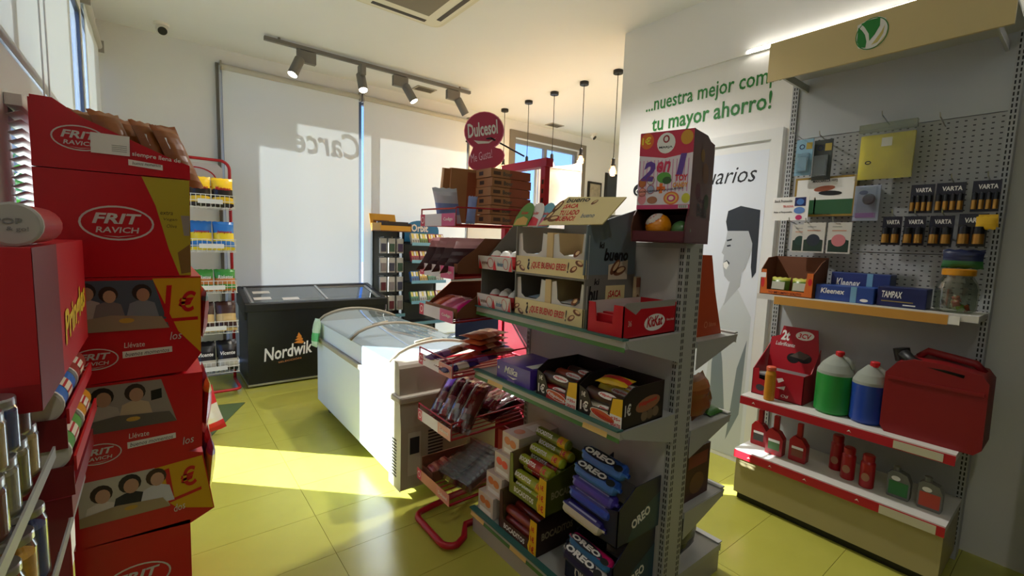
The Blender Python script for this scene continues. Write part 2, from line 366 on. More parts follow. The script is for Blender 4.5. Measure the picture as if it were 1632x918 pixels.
# ------------------------------------------------------------ outside
struct(MB().box(-14, 12, 5.95, 30, -.3, -.15, mat((120, 118, 112), .9, noise=.1, scale=1)).box(-14, -.56, -6, 5.95, -.3, -.15, mat((120, 118, 112), .9)), 'ground')
cn = thing('forecourt_canopy', 'canopy edge and pillar outside shading the top of the back window', 'canopy', (1.0, 7.3, 0))
MB().box(-.42, 4.6, 7.2, 7.3, 4.20, 5.4, mat((190, 190, 190), .6)).build('canopy_fascia', cn)
MB().box(-2.5, -.80, 7.2, 7.3, -.15, 5.6, mat((150, 150, 150), .7)).box(-.80, -.42, 7.2, 7.3, 3.90, 5.6, mat((150, 150, 150), .7)).build('pillar', cn)
def shrub(x, y, h, lab):
    rnd = random.Random(int(x*100)); t = thing('shrub', lab, 'shrub', (x, y, -.15), 'shrubs outside the left window')
    MB().tube([(x, y, -.15), (x+.03, y, h*.6)], .02, mat((80, 60, 40), .9)).build('stem', t)
    g = MB(); gm = [mat((60, 140, 40), .6), mat((90, 180, 50), .6)]
    for k in range(420):
        a, e = rnd.uniform(0, 6.28), rnd.uniform(-1, 1); rr = rnd.random()**.4*.3
        c = V3((x+rr*math.cos(a), y+rr*math.sin(a), h*.62+e*h*.4)); u = V3((rnd.uniform(-1, 1), rnd.uniform(-1, 1), rnd.uniform(-1, 1))).normalized(); w = u.orthogonal().normalized()
        g.add([c, c+u*.05+w*.02, c+u*.1, c+u*.05-w*.02], [(0, 1, 2, 3)], gm[k % 2])
    tag(g.build('foliage', t), kind='stuff')
shrub(-1.0, 5.55, 2.0, 'bright green shrub outside, nearest the slatted window'); shrub(-1.2, 6.55, 2.2, 'green shrub outside behind the first one')
# ------------------------------------------------------------ ceiling fittings
grey_l = mat((112, 108, 102), .5, name='grey_lamp_paint'); lens_m = mat((255, 246, 226), .3, emit=14)
tr = thing('track_rail', 'grey ceiling track carrying four spotlights', 'light track', (2.0, 5.0, 3.36))
MB().box(.87, 3.15, 4.98, 5.02, 3.345, 3.38, grey_l).build('rail', tr, bevel=.003)
for xx in (1.0, 3.0): MB().cyl((xx, 5.0, 3.38), (xx, 5.0, CEIL), .012, grey_l, 8).build('mount', tr)
SP = [(1.17, 'leftmost track spotlight, nearest the security camera', (-.10, -.05, -.22), (1, 0)), (1.78, 'track spotlight above the bright window gap, second from left', (0.0, -.10, -.22), (.0, 1)),
      (2.30, 'third track spotlight from the left, its box to the left', (.10, -.10, -.23), (-1, 0)), (2.98, 'rightmost track spotlight, nearest the round red sign', (.14, -.02, -.21), (-1, 0))]
for sx, lab, dv, bo in SP:
    t = thing('track_spotlight', lab, 'spotlight', (sx, 5.0, 3.345), 'spotlights on the ceiling track')
    x0 = sx-.015 if bo[0] >= 0 else sx-.16; x1 = x0+.175
    if bo[1]: x0, x1, y0, y1 = sx-.025, sx+.025, 4.90, 5.02
    else: y0, y1 = 4.975, 5.025
    MB().box(x0, x1, y0, y1, 3.225, 3.335, grey_l).build('driver_box', t, bevel=.003)
    MB().cyl((sx, 5.0, 3.33), (sx, 5.0, 3.347), .02, grey_l, 10).build('adapter', t)
    p = V3((sx, 4.985, 3.225)); d = V3(dv).normalized()
    h = MB().lathe(p-d*.03, [(.04, 0), (.047, .01), (.047, .2), (.043, .2), (.040, .19)], grey_l, 20, d).build('lamp_head', t)
    MB().lathe(p+d*.162, [(.039, 0), (.041, .004)], lens_m, 20, d).build('lens', h)
    la = bpy.data.lights.new('spot_beam', 'SPOT'); la.energy = 14; la.spot_size = 1.0; la.spot_blend = .6; la.color = (1, .9, .75); la.shadow_soft_size = .03
    lo = bpy.data.objects.new('spot_beam', la); COL.objects.link(lo); lo.parent = t; lo.location = p+d*.19-V3(t.location); lo.rotation_euler = (-d).to_track_quat('Z', 'Y').to_euler()
# unseen ceiling spots, inferred from glints and added to lift the back of the room
for k, (sx, sy, lab) in enumerate([(.5, -.3, 'recessed ceiling spot nearest the camera'), (2.6, -.9, 'recessed ceiling spot behind the camera'), (2.2, 2.45, 'recessed ceiling spot over the aisle, added as fill'), (4.6, 3.6, 'recessed ceiling spot over the counter, added as fill')]):
    t = thing('ceiling_spot', lab, 'spotlight', (sx, sy, CEIL-.012), 'recessed ceiling spots')
    MB().lathe((sx, sy, CEIL-.012), [(.045, 0), (.06, .002), (.06, .012)], WHITE, 20).build('trim_ring', t)
    MB().lathe((sx, sy, CEIL-.016), [(.038, 0), (.042, .004)], lens_m, 16).build('lens', t)
    la = bpy.data.lights.new('spot_beam', 'SPOT'); la.energy = (10, 3, 68, 80)[k]; la.spot_size = 2.3; la.spot_blend = .8; la.color = (1, .97, .93); la.shadow_soft_size = .05
    lo = bpy.data.objects.new('spot_beam', la); COL.objects.link(lo); lo.parent = t; lo.location = (0, 0, -.02)
# air-conditioning cassette
ac = thing('air_conditioner', 'cream ceiling cassette air conditioner at the top edge', 'air conditioner', (1.75, 3.35, CEIL))
A0, A1, B0, B1 = 1.22, 2.02, 2.75, 3.75
am = mat((214, 208, 182), .5)
af = Fr((0, 0, CEIL), X, -Y)     # faces down
def rr(x0, x1, y0, y1, r, n=6):
    o = []
    for cx, cy_, a in ((x1-r, y1-r, 0), (x0+r, y1-r, 90), (x0+r, y0+r, 180), (x1-r, y0+r, 270)):
        o += [(cx+r*math.cos(math.radians(a+90*k/n)), -(cy_+r*math.sin(math.radians(a+90*k/n)))) for k in range(n+1)]
    return o[::-1]
MB().prism(af, rr(A0, A1, B0, B1, .09), .0, .03, am).build('panel', ac)
MB().prism(af, rr(A0+.04, A1-.04, B0+.04, B1-.04, .07), .03, .042, mat((224, 218, 196), .45)).build('inner_frame', ac)
MB().box(A0+.19, A1-.19, B0+.19, B1-.19, CEIL-.047, CEIL-.042, mat((128, 118, 98), .6)).build('intake_grille', ac)
for (x0, x1, y0, y1) in ((A0+.07, A0+.11, B0+.17, B1-.17), (A1-.11, A1-.07, B0+.17, B1-.17), (A0+.17, A1-.17, B0+.07, B0+.11), (A0+.17, A1-.17, B1-.11, B1-.07)):
    MB().box(x0, x1, y0, y1, CEIL-.0445, CEIL-.042, mat((60, 54, 46), .6)).build('louvre', ac)
# dome cameras, vents, smoke head
def dome(x, y, lab):
    t = thing('security_camera', lab, 'camera', (x, y, CEIL), 'security cameras')
    MB().lathe((x, y, CEIL-.02), [(.055, 0), (.06, .005), (.06, .02)], WHITE, 18).build('base', t)
    d = V3((.15, -.6, -.5)).normalized(); MB().lathe(V3((x, y, CEIL-.05))-d*.04, [(.02, 0), (.042, .015), (.046, .05), (.04, .07)], WHITE, 16, d).build('head', t)
    MB().lathe(V3((x, y, CEIL-.05))+d*.028, [(.036, 0), (.036, .008)], BLACK, 16, d).build('lens', t)
dome(.115, 5.42, 'white dome camera on the ceiling by the left corner'); dome(5.9, 5.45, 'white dome camera far back above the counter')
def vent(x, y, lab, w=.26, h=.17):
    t = thing('ceiling_vent', lab, 'vent', (x, y, CEIL), 'ceiling vents')
    MB().box(x-w/2, x+w/2, y-h/2, y+h/2, CEIL-.008, CEIL, mat((168, 160, 144), .5)).build('frame', t)
    for k in range(5): MB().box(x-w/2+.02, x+w/2-.02, y-h/2+.025+k*.026, y-h/2+.037+k*.026, CEIL-.012, CEIL-.008, mat((96, 90, 80), .6)).build('slat', t)
vent(2.72, 5.38, 'small ceiling vent behind the track rail'); vent(5.05, 5.5, 'ceiling vent between the pendant cords')
# pendants
bulb_g = mat((255, 236, 205), .03, .05, 'glass', 'bulb_glass'); fil = mat((255, 190, 110), .4, emit=60)
pm = mat((20, 19, 18), .5)
LABP = ['pendant lamp partly behind the round red sign, farthest', 'pendant lamp with black socket above the red rack, second farthest', 'pendant lamp in the middle of the row, cord over the window', 'lit pendant bulb above the counter, second nearest', 'lit pendant bulb nearest the white wall corner']
for k, (py, pz) in enumerate(((5.36, 2.72), (4.834, 2.69), (4.34, 2.66), (3.84, 2.66), (3.35, 2.49))):
    px = 3.96; t = thing('pendant_lamp', LABP[k], 'pendant lamp', (px, py, CEIL), 'bare-bulb pendants over the counter')
    MB().lathe((px, py, CEIL-.035), [(.05, 0), (.052, .004), (.052, .035)], pm, 20).build('ceiling_rose', t)
    MB().tube([(px, py, CEIL-.03), (px+.004, py, (CEIL+pz)/2), (px, py, pz)], .0045, pm, 6).build('cord', t)
    MB().lathe((px, py, pz-.09), [(.026, 0), (.026, .02), (.02, .025), (.02, .075), (.008, .09)], pm, 14).build('socket', t)
    bb = MB().lathe((px, py, pz-.20), [(.004, 0), (.028, .008), (.042, .03), (.046, .055), (.036, .085), (.02, .112)], bulb_g, 16).build('bulb', t)
    zz = pz-.155
    MB().tube([(px-.012, py, zz+.03), (px-.012, py, zz-.02), (px, py, zz+.03), (px+.012, py, zz-.02), (px+.012, py, zz+.03)], .004, fil, 5).build('filament', bb)
    la = bpy.data.lights.new('bulb_glow', 'POINT'); la.energy = 2.5; la.color = (1, .76, .5); la.shadow_soft_size = .05
    lo = bpy.data.objects.new('bulb_glow', la); COL.objects.link(lo); lo.parent = t; lo.location = (0, 0, pz-CEIL-.15)
# ------------------------------------------------------------ counter corner in the back right
ct = thing('service_counter', 'navy service counter with grey top beyond the red rack', 'counter', (3.3, 4.2, 0))
MB().box(2.95, 3.75, 3.3, 4.9, 0, 1.0, mat((34, 38, 66), .5)).build('cabinet', ct)
MB().box(2.9, 3.8, 3.25, 4.95, 1.0, 1.14, mat((132, 128, 112), .5)).build('worktop', ct, bevel=.006)
ds = thing('display_stand', 'white metal stand with curved top panel below the pendants', 'stand', (3.9, 4.1, 0))
wm = mat((206, 208, 210), .4)
MB().cyl((4.12, 4.0, 1.14), (4.12, 4.0, 2.60), .026, wm, 14).build('post', ds); MB().cyl((3.42, 4.0, 1.14), (3.42, 4.0, 2.45), .02, wm, 14).build('post', ds)
sf = Fr((3.44, 3.99, 0), X, Z)
MB().prism(sf, [(0, 1.7), (.66, 1.7), (.66, 2.55)]+[(.66*(1-k/8), 2.55-.13*math.sin(k/8*math.pi/2)**.6) for k in range(1, 9)], 0, .012, mat((186, 192, 202), .4)).build('panel', ds)
MB().prism(sf, [(.05, 2.0), (.46, 2.0)]+[(.46-.02*k/5, 2.2+.16*math.sin(k/5*1.57)) for k in range(6)]+[(.05, 2.36)], .012, .016, mat((206, 212, 220), .4)).build('inset', ds)
for z in (1.98, 2.40): MB().cyl((3.42, 3.975, z), (4.12, 3.975, z+.03), .008, wm, 8).build('rail', ds)
MB().cyl((4.1, 4.0, 1.06), (4.1, 4.0, 1.14), .09, wm, 16).build('foot', ds)
def frame_pic(name, x0, x1, z0, z1, m, lab, cat):
    t = thing(name, lab, cat, ((x0+x1)/2, WB, z0)); MB().box(x0, x1, WB-.03, WB, z0, z1, BLACK).build('frame', t, bevel=.004); MB().box(x0+.04, x1-.04, WB-.034, WB-.03, z0+.04, z1-.04, m).build('picture', t)
frame_pic('wall_screen', 6.55, 7.1, 2.28, 2.86, mat((44, 52, 60), .3), 'dark square screen on the far wall', 'screen')
frame_pic('wall_picture', 6.1, 6.45, 2.3, 2.66, mat((150, 140, 120), .5, noise=.5, scale=20), 'small framed picture left of the dark screen', 'picture')
# ------------------------------------------------------------ black ice-cream chest freezer
fz = thing('chest_freezer', 'black ice-cream chest freezer with sliding glass lid under the back window', 'freezer', (1.39, 5.38, 0))
bk = mat((13, 13, 14), .33, name='black_enamel'); bkm = mat((18, 18, 19), .4)
x0, x1, y0, y1 = .67, 2.11, 5.05, 5.66
MB().box(x0+.015, x1-.015, y0+.01, y1-.005, .035, .78, bk).build('body', fz, bevel=.008)
MB().box(x0+.01, x1-.01, y0+.004, y1, .02, .038, STEEL).build('plinth_strip', fz)
for wx in (x0+.1, x1-.1):
    for wy in (y0+.1, y1-.1): MB().cyl((wx-.012, wy, .022), (wx+.012, wy, .022), .022, BLACK, 12).build('castor', fz)
def sl(x, y): return .835+.12*(y-y0)/(y1-y0)    # lid plane rises to the back
rim = MB()
def slab(a0, a1, b0, b1, lo, hi, m, g):
    g.hexa([(a0, b0, sl(0, b0)+lo), (a1, b0, sl(0, b0)+lo), (a1, b1, sl(0, b1)+lo), (a0, b1, sl(0, b1)+lo), (a0, b0, sl(0, b0)+hi), (a1, b0, sl(0, b0)+hi), (a1, b1, sl(0, b1)+hi), (a0, b1, sl(0, b1)+hi)], m)
rim.hexa([(x0, y0, .77), (x1, y0, .77), (x1, y0+.05, .77), (x0, y0+.05, .77), (x0, y0, .845), (x1, y0, .845), (x1, y0+.05, .855), (x0, y0+.05, .855)], bkm)
for (a0, a1, b0, b1) in ((x0, x0+.05, y0+.05, y1), (x1-.05, x1, y0+.05, y1), (x0+.05, x1-.05, y1-.05, y1)): slab(a0, a1, b0, b1, -.16, .015, bkm, rim)
rim.build('rim', fz, bevel=.005)
lin_ = MB(); slab(x0+.05, x0+.065, y0+.05, y1-.05, -.12, .004, STEEL, lin_); slab(x1-.065, x1-.05, y0+.05, y1-.05, -.12, .004, STEEL, lin_); slab(x0+.065, x1-.065, y1-.065, y1-.05, -.12, .004, STEEL, lin_); slab(x0+.065, x1-.065, y0+.05, y0+.06, -.06, .004, STEEL, lin_)
lin_.box(x0+.06, x1-.06, y0+.06, y1-.06, .782, .79, mat((150, 156, 160), .5)).build('liner', fz)
for k, (a0, a1, h) in enumerate(((x0+.06, x0+.80, .004), (x0+.76, x1-.06, -.012))):
    g = MB(); slab(a0, a1, y0+.055, y1-.055, h, h+.005, mat((200, 206, 206), .04, .10, 'glass'), g); d = g.build('sliding_lid', fz)
    g = MB(); slab(a0, a0+.022, y0+.055, y1-.055, h-.002, h+.012, STEEL, g); g.build('lid_rail', d); g = MB(); slab(a1-.022, a1, y0+.055, y1-.055, h-.002, h+.012, STEEL, g); g.build('lid_rail', d)
for k, (a, b) in enumerate(((.10, .14), (.36, .10), (.12, .34))):
    g = MB(); slab(x0+a, x0+a+.16, y0+b, y0+b+.08, .0095, .010, PAPER, g); g.build('notice', fz)
ff = Fr((x0+.015, y0+.01, 0), X, Z); lg = MB(); orange = mat((226, 140, 52), .5)
lg.text(ff, 'Nordwik', .14, .255, .47, .135, PAPER, .002, .25, .02, .10)
lg.text(ff, 'SELECCIÓN', .27, .225, .22, .022, mat((196, 130, 80), .5), .002, 0, .01, .10)
for k, (w, v) in enumerate(((.065, .42), (.052, .45), (.036, .478))):
    lg.poly(ff, [(.47-w*.8, v), (.47+w*.5, v-.012), (.47+w*.75, v+.006), (.47+w*.4, v+.026), (.47-w*.3, v+.018)], orange, .002)
lg.poly(ff, [(.455, .497), (.485, .50), (.478, .515), (.468, .53)], orange, .002)
lg.build('logo', fz, label='white handwritten lettering with an orange ice-cream swirl')
# ------------------------------------------------------------ white island freezer with curved glass
wz = thing('island_freezer', 'white island freezer with curved sliding glass top beside the red rack', 'freezer', (1.45, 3.24, 0))
wm2 = mat((214, 226, 242), .35, name='white_enamel'); be = mat((166, 160, 142), .45, name='beige_plastic')
a0, a1, b0, b1 = 1.09, 1.80, 2.36, 4.13
MB().box(a0, a1, b0+.16, b1, .10, .66, wm2).build('body', wz, bevel=.008)
MB().box(a0+.01, a1-.01, b0+.16, b1-.005, .665, .80, wm2).build('upper_panel', wz, bevel=.006)
MB().box(a0-.012, a1+.012, b0+.14, b1+.01, .63, .665, be).build('bumper', wz, bevel=.006)
def arch(y, r=1.0):
    return [V3((a0+(a1-a0)*k/12, y, .80+.10*r*math.sin(math.pi*(k/12)**.8)**.8)) for k in range(13)]
for yy, nm in ((b1-.02, 'end_hoop'), (b1-.86, 'middle_hoop'), (b0+.20, 'end_hoop')): MB().tube(arch(yy), .011, mat((150, 142, 122), .4), 8).build(nm, wz)
iz = mat((204, 210, 212), .6)
MB().box(a0+.03, a1-.03, b0+.20, b1-.03, .668, .672, iz).build('inner_tray', wz)
ef = Fr((a0, b1-.012, 0), X, Z)
MB().prism(Fr((0, b1-.02, 0), X, Z), [(p.x, p.z) for p in arch(0)], -.012, .0, mat((190, 190, 180), .5)).build('end_panel', wz)
for (ya, yb, r) in ((b1-.86, b1-.03, .94), (b0+.20, b1-.80, 1.0)):
    P, Q = arch(ya, r), arch(yb, r); g = MB(); g.add(P+Q, [(k, k+1, 14+k, 13+k) for k in range(12)], mat((214, 220, 218), .03, .12, 'glass'), True); d = g.build('curved_lid', wz)
    MB().tube([P[3]+V3((0, .03, .008)), P[5]+V3((0, .03, .012))], .01, mat((150, 142, 122), .4), 8).build('handle', d)
tri = MB()      # end housing with the compressor grille, tapering outward to the bottom
tri.prism(Fr((0, b0, 0), Y, Z), [(0, .07), (.17, .07), (.17, .80), (.12, .84), (.05, .835), (.03, .80), (.02, .62), (.0, .45)], a0-.015, a1+.015, be)
tri.build('end_housing', wz, bevel=.02)
MB().box(a0-.03, a1+.02, b0-.01, b0+.18, .60, .645, be).build('bumper', wz, bevel=.012)
gm = mat((40, 40, 38), .7)
for k in range(14): MB().box(a0+.16, a0+.26, b0-.001, b0+.02, .14+k*.02, .15+k*.02, gm).build('grille_slat', wz)
for k in range(12): MB().box(a0-.017, a0-.012, b0+.06, b0+.12, .14+k*.02, .149+k*.02, gm).build('grille_slat', wz)
MB().box(a0+.03, a0+.11, b0-.003, b0+.01, .16, .42, mat((190, 186, 170), .4)).box(a0+.04, a0+.10, b0-.006, b0, .29, .39, mat((44, 46, 48), .3)).build('control_panel', wz)
for (wx, wy) in ((a0+.08, b0+.22), (a1-.08, b0+.22), (a0+.08, b1-.12), (a1-.08, b1-.12)): MB().cyl((wx-.015, wy, .05), (wx+.015, wy, .05), .05, BLACK, 14).build('castor', wz)
# things inside and on it
for k, (bx, by, bw, bl, cl, lab) in enumerate(((1.30, 2.95, .2, .3, (206, 196, 184), 'pale carton with a barcode inside the white freezer, near end'), (1.2, 3.5, .22, .22, (150, 110, 60), 'brown frozen box inside the white freezer'), (1.46, 3.75, .2, .24, (110, 114, 118), 'grey frozen box at the far end of the white freezer'), (1.52, 3.3, .18, .28, (170, 172, 168), 'light grey frozen carton in the middle of the white freezer'))):
    g = MB().box(bx, bx+bw, by, by+bl, .673, .735+.02*(k % 2), mat(cl, .5)); g.rect(face('+z', bx, bx+bw, by, by+bl, 0, .735+.02*(k % 2)), .03, bw-.03, .03, bl*.4, PAPER)
    for q in range(7): g.rect(face('+z', bx, bx+bw, by, by+bl, 0, .735+.02*(k % 2)), .05+q*.013, .056+q*.013, .04, bl*.4-.01, BLACK, .0015)
    g.build('frozen_carton', label=lab, cat='carton', group='cartons in the white freezer')
g = MB(); g.bag(Fr((a0-.035, 4.03, .72), V3((0, -1, .1)), V3((.12, 0, 1))), .16, .24, .05, mat((196, 222, 190), .4), [(.2, .5, mat((90, 190, 110), .4))], seed=3)
g.build('plastic_bag', label='small white and green plastic bag hung on the white freezer corner', cat='bag')
# ------------------------------------------------------------ green sheet on the floor
g = MB().prism(Fr((0, 0, .0005), X, Y), [(.02, 3.92), (.225, 3.87), (.60, 4.66), (.34, 4.72)], 0, .004, mat((84, 104, 60), .5)); g.build('floor_mat', label='dark green mat on the floor beside the crisp display', cat='mat')
# ------------------------------------------------------------ red wire snack rack by the window
rk = thing('snack_rack', 'red tube rack with five white wire baskets left of the black freezer', 'rack', (.33, 5.2, 0))
rt = mat((186, 24, 34), .4); wire = mat((226, 224, 216), .4)
R0, R1, RY = .06, .60, 5.32
top = [(R0, RY, .05), (R0, RY, 2.15)]+[tuple(p) for p in arc((R0+.08, RY, 2.15), .08, math.pi, math.pi/2, 5, X, Z)]+[tuple(p) for p in arc((R1-.08, RY, 2.15), .08, math.pi/2, 0, 5, X, Z)]+[(R1, RY, .05)]
MB().tube(top, .014, rt, 8).build('tube_frame', rk)
MB().tube([(R0, RY, .06), (R0, 4.98, .06)]+[tuple(p) for p in arc((R0+.06, 4.98, .06), .06, math.pi, 1.5*math.pi, 4, X, Y)]+[tuple(p) for p in arc((R1-.06, 4.98, .06), .06, 1.5*math.pi, 2*math.pi, 4, X, Y)]+[(R1, RY, .06)], .014, rt, 8).build('base_loop', rk)
hd = MB().prism(Fr((R0+.04, RY-.012, 1.9), X, Z), [(.0, 0), (.44, 0), (.44, .25), (.40, .29), (.04, .29), (0, .25)], 0, .006, mat((206, 200, 196), .5))
hd.ring(Fr((R0+.04, RY-.019, 1.9), X, Z), .22, .14, .17, .11, .012, rt); hd.build('header_card', rk)
BZ = [1.76, 1.36, .98, .60, .22]
snack = [[((236, 196, 30), (30, 20, 16), 'Matutano', 'yellow and black snack bag')], [((40, 120, 200), (240, 214, 40), 'Jumpers', 'blue and yellow corn snack bag')], [((60, 150, 60), (200, 120, 50), 'Risketos', 'green snack bag')], [((60, 30, 26), (210, 180, 120), '', 'dark brown snack bag')], [((24, 24, 28), (150, 170, 200), 'Vicente', 'black nut bag')]]
rown = ['top', 'second', 'third', 'fourth', 'lowest']
for r_, bz in enumerate(BZ):
    bk_ = MB(); ya, yb = 4.97, RY-.015
    for zz in (bz, bz+.06, bz+.115): bk_.tube([(R0+.015, ya-(zz-bz)*.15, zz), (R1+.0, ya-(zz-bz)*.15, zz), (R1+.0, yb, zz), (R0+.015, yb, zz)], .0035, wire, 5, True)
    for k in range(15):
        xx = R0+.02+(R1-R0-.03)*k/14; bk_.tube([(xx, yb, bz), (xx, ya, bz), (xx, ya-.017, bz+.115)], .0025, wire, 4)
    for k in range(5):
        yy = ya+.05+(yb-ya-.05)*k/5; bk_.tube([(R1, yy, bz), (R1, yy, bz+.115)], .0025, wire, 4)
    tag(bk_.build('wire_basket', rk), kind='stuff')
    MB().box(R0+.25, R0+.44, ya-.028, ya-.024, bz+.035, bz+.075, PAPER).build('price_card', rk)
    base, band, word, lab = snack[r_][0]
    for c in range(3):
        for d in (0, 1):
            cx = R0+.10+c*.175; cy_ = ya+.06+d*.10; hh = .27 if r_ != 2 else .2
            fr = Fr((cx, cy_, bz+.012+hh/2), X, V3((0, .28-.1*d, 1)))
            g = MB().bag(fr, .165, hh, .06, mat(base, .3), [(.35, .6, mat(band, .3)), (.0, .12, mat(band, .3))] if r_ != 4 else [(.1, .35, mat((190, 186, 170), .3))], seed=r_*10+c*2+d)
            if word: g.text(Fr(fr.p(0, 0, .034), fr.u, fr.v), word, -.06, .01, .12, .035, mat((180, 20, 30), .4) if r_ < 2 else PAPER, 0, .2, .02)
            pos = ('left', 'middle', 'right')[c]
            g.build('snack_bag', label='%s, %s %s in the %s basket of the red rack' % (lab, pos, 'front' if d == 0 else 'back', rown[r_]), cat='snack bag', group='bags in the red wire rack')
g = MB(); g.bag(Fr((.20, 4.02, .19), V3((.95, -.1, .25)), V3((-.25, .2, 1))), .30, .34, .11, mat((206, 196, 190), .2), [(.6, 1, mat((190, 24, 34), .3)), (.0, .15, mat((190, 24, 34), .3))], seed=77)
g.build('snack_bag', label='big white and red crisp bag standing behind the crisp display', cat='snack bag')
g = MB().box(WL+.07, WL+.26, WB-.012, WB-.002, 2.10, 2.42, RED); f_ = face('-y', WL+.07, WL+.26, WB-.012, WB, 2.10, 2.42); g.rect(f_, 0, .19, 0, .012, PAPER).rect(f_, 0, .19, .308, .32, PAPER).ell(f_, .05, .2, .03, .04, PAPER).poly(f_, [(.10, .14), (.13, .2), (.16, .15), (.13, .17)], PAPER)
g.build('wall_sign', label='red safety sign on the back wall behind the crisp bags', cat='sign')
# ------------------------------------------------------------ accessory and gum stands
def stand(lab, x0, x1, y0, y1, zs, ztop, m):
    t = thing('counter_stand', lab, 'stand', ((x0+x1)/2, (y0+y1)/2, 0), 'small product stands by the back window')
    for xx in (x0, x1-.025): MB().box(xx, xx+.025, y1-.03, y1, 0, ztop, m).build('upright', t)
    MB().box(x0+.025, x1-.025, y1-.02, y1-.012, .1, ztop, mat((92, 96, 92), .6)).build('back_panel', t)
    MB().box(x0, x1, y0, y1, 0, .06, m).build('base', t)
    for z in zs: MB().box(x0, x1, y0, y1-.03, z, z+.015, m).box(x0, x1, y0-.004, y0, z-.004, z+.035, mat((120, 170, 190), .4)).build('shelf', t)
    return t
dg = mat((40, 46, 46), .5)
gs = stand('dark green chewing-gum stand with blue arched header', 2.53, 3.02, 5.28, 5.58, (.45, .72, .98, 1.24, 1.46), 1.62, dg)
hf = Fr((2.53, 5.50, 1.5), X, Z)
hd = MB().prism(hf, [(0, 0), (.49, 0), (.49, .16)]+[(.245+.245*math.cos(k/10*math.pi), .16+.12*math.sin(k/10*math.pi)) for k in range(11)]+[(0, .16)], -.01, 0, mat((30, 110, 160), .4))
hd.text(hf, 'Orbit', .09, .13, .24, .10, PAPER, .003, 0, .03).rect(hf, .1, .44, .10, .112, mat((120, 190, 220), .4)); hd.build('header_card', gs)
gc = [(60, 120, 90), (150, 60, 50), (190, 190, 180), (40, 90, 150), (110, 140, 60), (190, 150, 40), (150, 30, 50)]
for r_, z in enumerate((.72, .98, 1.24, 1.46)):
    for c in range(4):
        xx = 2.545+c*.118; g = MB(); cl = gc[(r_*3+c*2) % 7]; nm = {60: 'green', 150: 'dark red', 190: 'pale', 40: 'blue', 110: 'olive'}[cl[0]]
        fr = Fr((xx, 5.30, z+.022), X, V3((0, .45, 1))); g.obox(fr, 0, .105, 0, .14, -.05, 0, mat(cl, .5))
        for q in range(3): g.rect(fr, .008+q*.033, .034+q*.033, .07, .13, PAPER if (q+c) % 2 else mat((220, 200, 90), .5)).rect(fr, .008+q*.033, .034+q*.033, .01, .05, mat([int(v*.6) for v in cl], .5))
        g.build('gum_box', label='%s gum box, %s in the %s row of the gum stand' % (nm, ('first', 'second', 'third', 'fourth')[c], ('lowest filled', 'third', 'second', 'top')[r_]), cat='gum box', group='boxes in the gum stand')
acs = stand('dark accessory stand with hooks under the yellow carton', 2.14, 2.50, 5.40, 5.62, (.55,), 1.62, dg)
ac_c = [(60, 60, 80), (90, 30, 40), (50, 80, 60), (130, 120, 120), (70, 50, 80)]
for r_ in range(4):
    for c in range(3):
        xx, zz = 2.19+c*.11, 1.42-r_*.24
        MB().tube([(xx+.03, 5.60, zz+.12), (xx+.03, 5.42, zz+.13)], .004, STEEL, 5).build('hook', acs)
        g = MB().box(xx-.012, xx+.072, 5.43, 5.46, zz-.07, zz+.115, mat((190, 186, 178), .5)).box(xx, xx+.06, 5.415, 5.43, zz-.05, zz+.05, mat(ac_c[(r_*3+c*2) % 5], .5))
        g.build('blister_pack', label='small blister pack, %s in row %s of the accessory stand' % (('left', 'middle', 'right')[c], ('one', 'two', 'three', 'four')[r_]), cat='blister pack', group='packs on the accessory stand')
yc = thing('counter_carton', 'open yellow and brown carton on top of the accessory stand', 'carton', (2.32, 5.45, 1.62)); ybx = mat((206, 150, 40), .6)
MB().box(2.13, 2.53, 5.30, 5.60, 1.62, 1.63, CARD).box(2.13, 2.14, 5.30, 5.60, 1.63, 1.72, ybx).box(2.52, 2.53, 5.30, 5.60, 1.63, 1.72, CARD).box(2.14, 2.52, 5.30, 5.31, 1.63, 1.69, ybx).build('tray', yc)
g = MB(); fr = Fr((2.13, 5.60, 1.63), X, V3((-.1, .15, 1))); g.obox(fr, 0, .34, 0, .21, 0, .006, ybx).rect(fr, .04, .25, .10, .13, CARD, .008); g.build('header_flap', yc)
MB().box(2.18, 2.50, 5.33, 5.56, 1.63, 1.74, mat((40, 34, 30), .6)).build('contents', yc)
# ------------------------------------------------------------ red cardboard crisp display by the left wall
fd = thing('crisp_display', 'tall red cardboard crisp display with trays against the left wall', 'display', (-.09, 2.28, 0))
fred = mat((192, 14, 30), .3, name='red_printed_card'); olive = mat((178, 160, 34), .45); fyel = mat((206, 158, 18), .45); silver = mat((206, 200, 196), .35)
FS = Fr((0, 2.0, 0), X, Z); FY1 = 2.56
def side(pts, m, nm): return MB().prism(Fr((0, 2.0, 0), X, Z), pts, -(FY1-2.0), 0, m).build(nm, fd)
side([(-.25, 0), (.065, 0), (.068, .47), (-.25, .47)], fred, 'base_box')
side([(-.245, .47), (.07, .455), (.145, .49), (.115, .72), (.07, .735), (-.24, .735)], fred, 'lower_tray')
side([(-.24, .735), (.07, .735), (.113, .745), (.122, 1.03), (-.235, 1.03)], fred, 'middle_tray')
side([(-.235, 1.03), (.075, 1.04), (.12, 1.10), (.128, 1.385), (-.23, 1.385)], fred, 'upper_tray')
side([(-.285, 1.387), (.098, 1.387), (.104, 1.725), (-.285, 1.725)], fred, 'upper_box')
hp = [(-.285, 1.728), (.106, 1.728), (.106, 1.775), (.05, 1.795), (-.167, 1.89), (-.232, 1.937), (-.28, 1.937)]
ht = MB()
for yy in (2.0, FY1-.006): ht.prism(Fr((0, yy, 0), X, Z), hp, -.006, 0, fred)
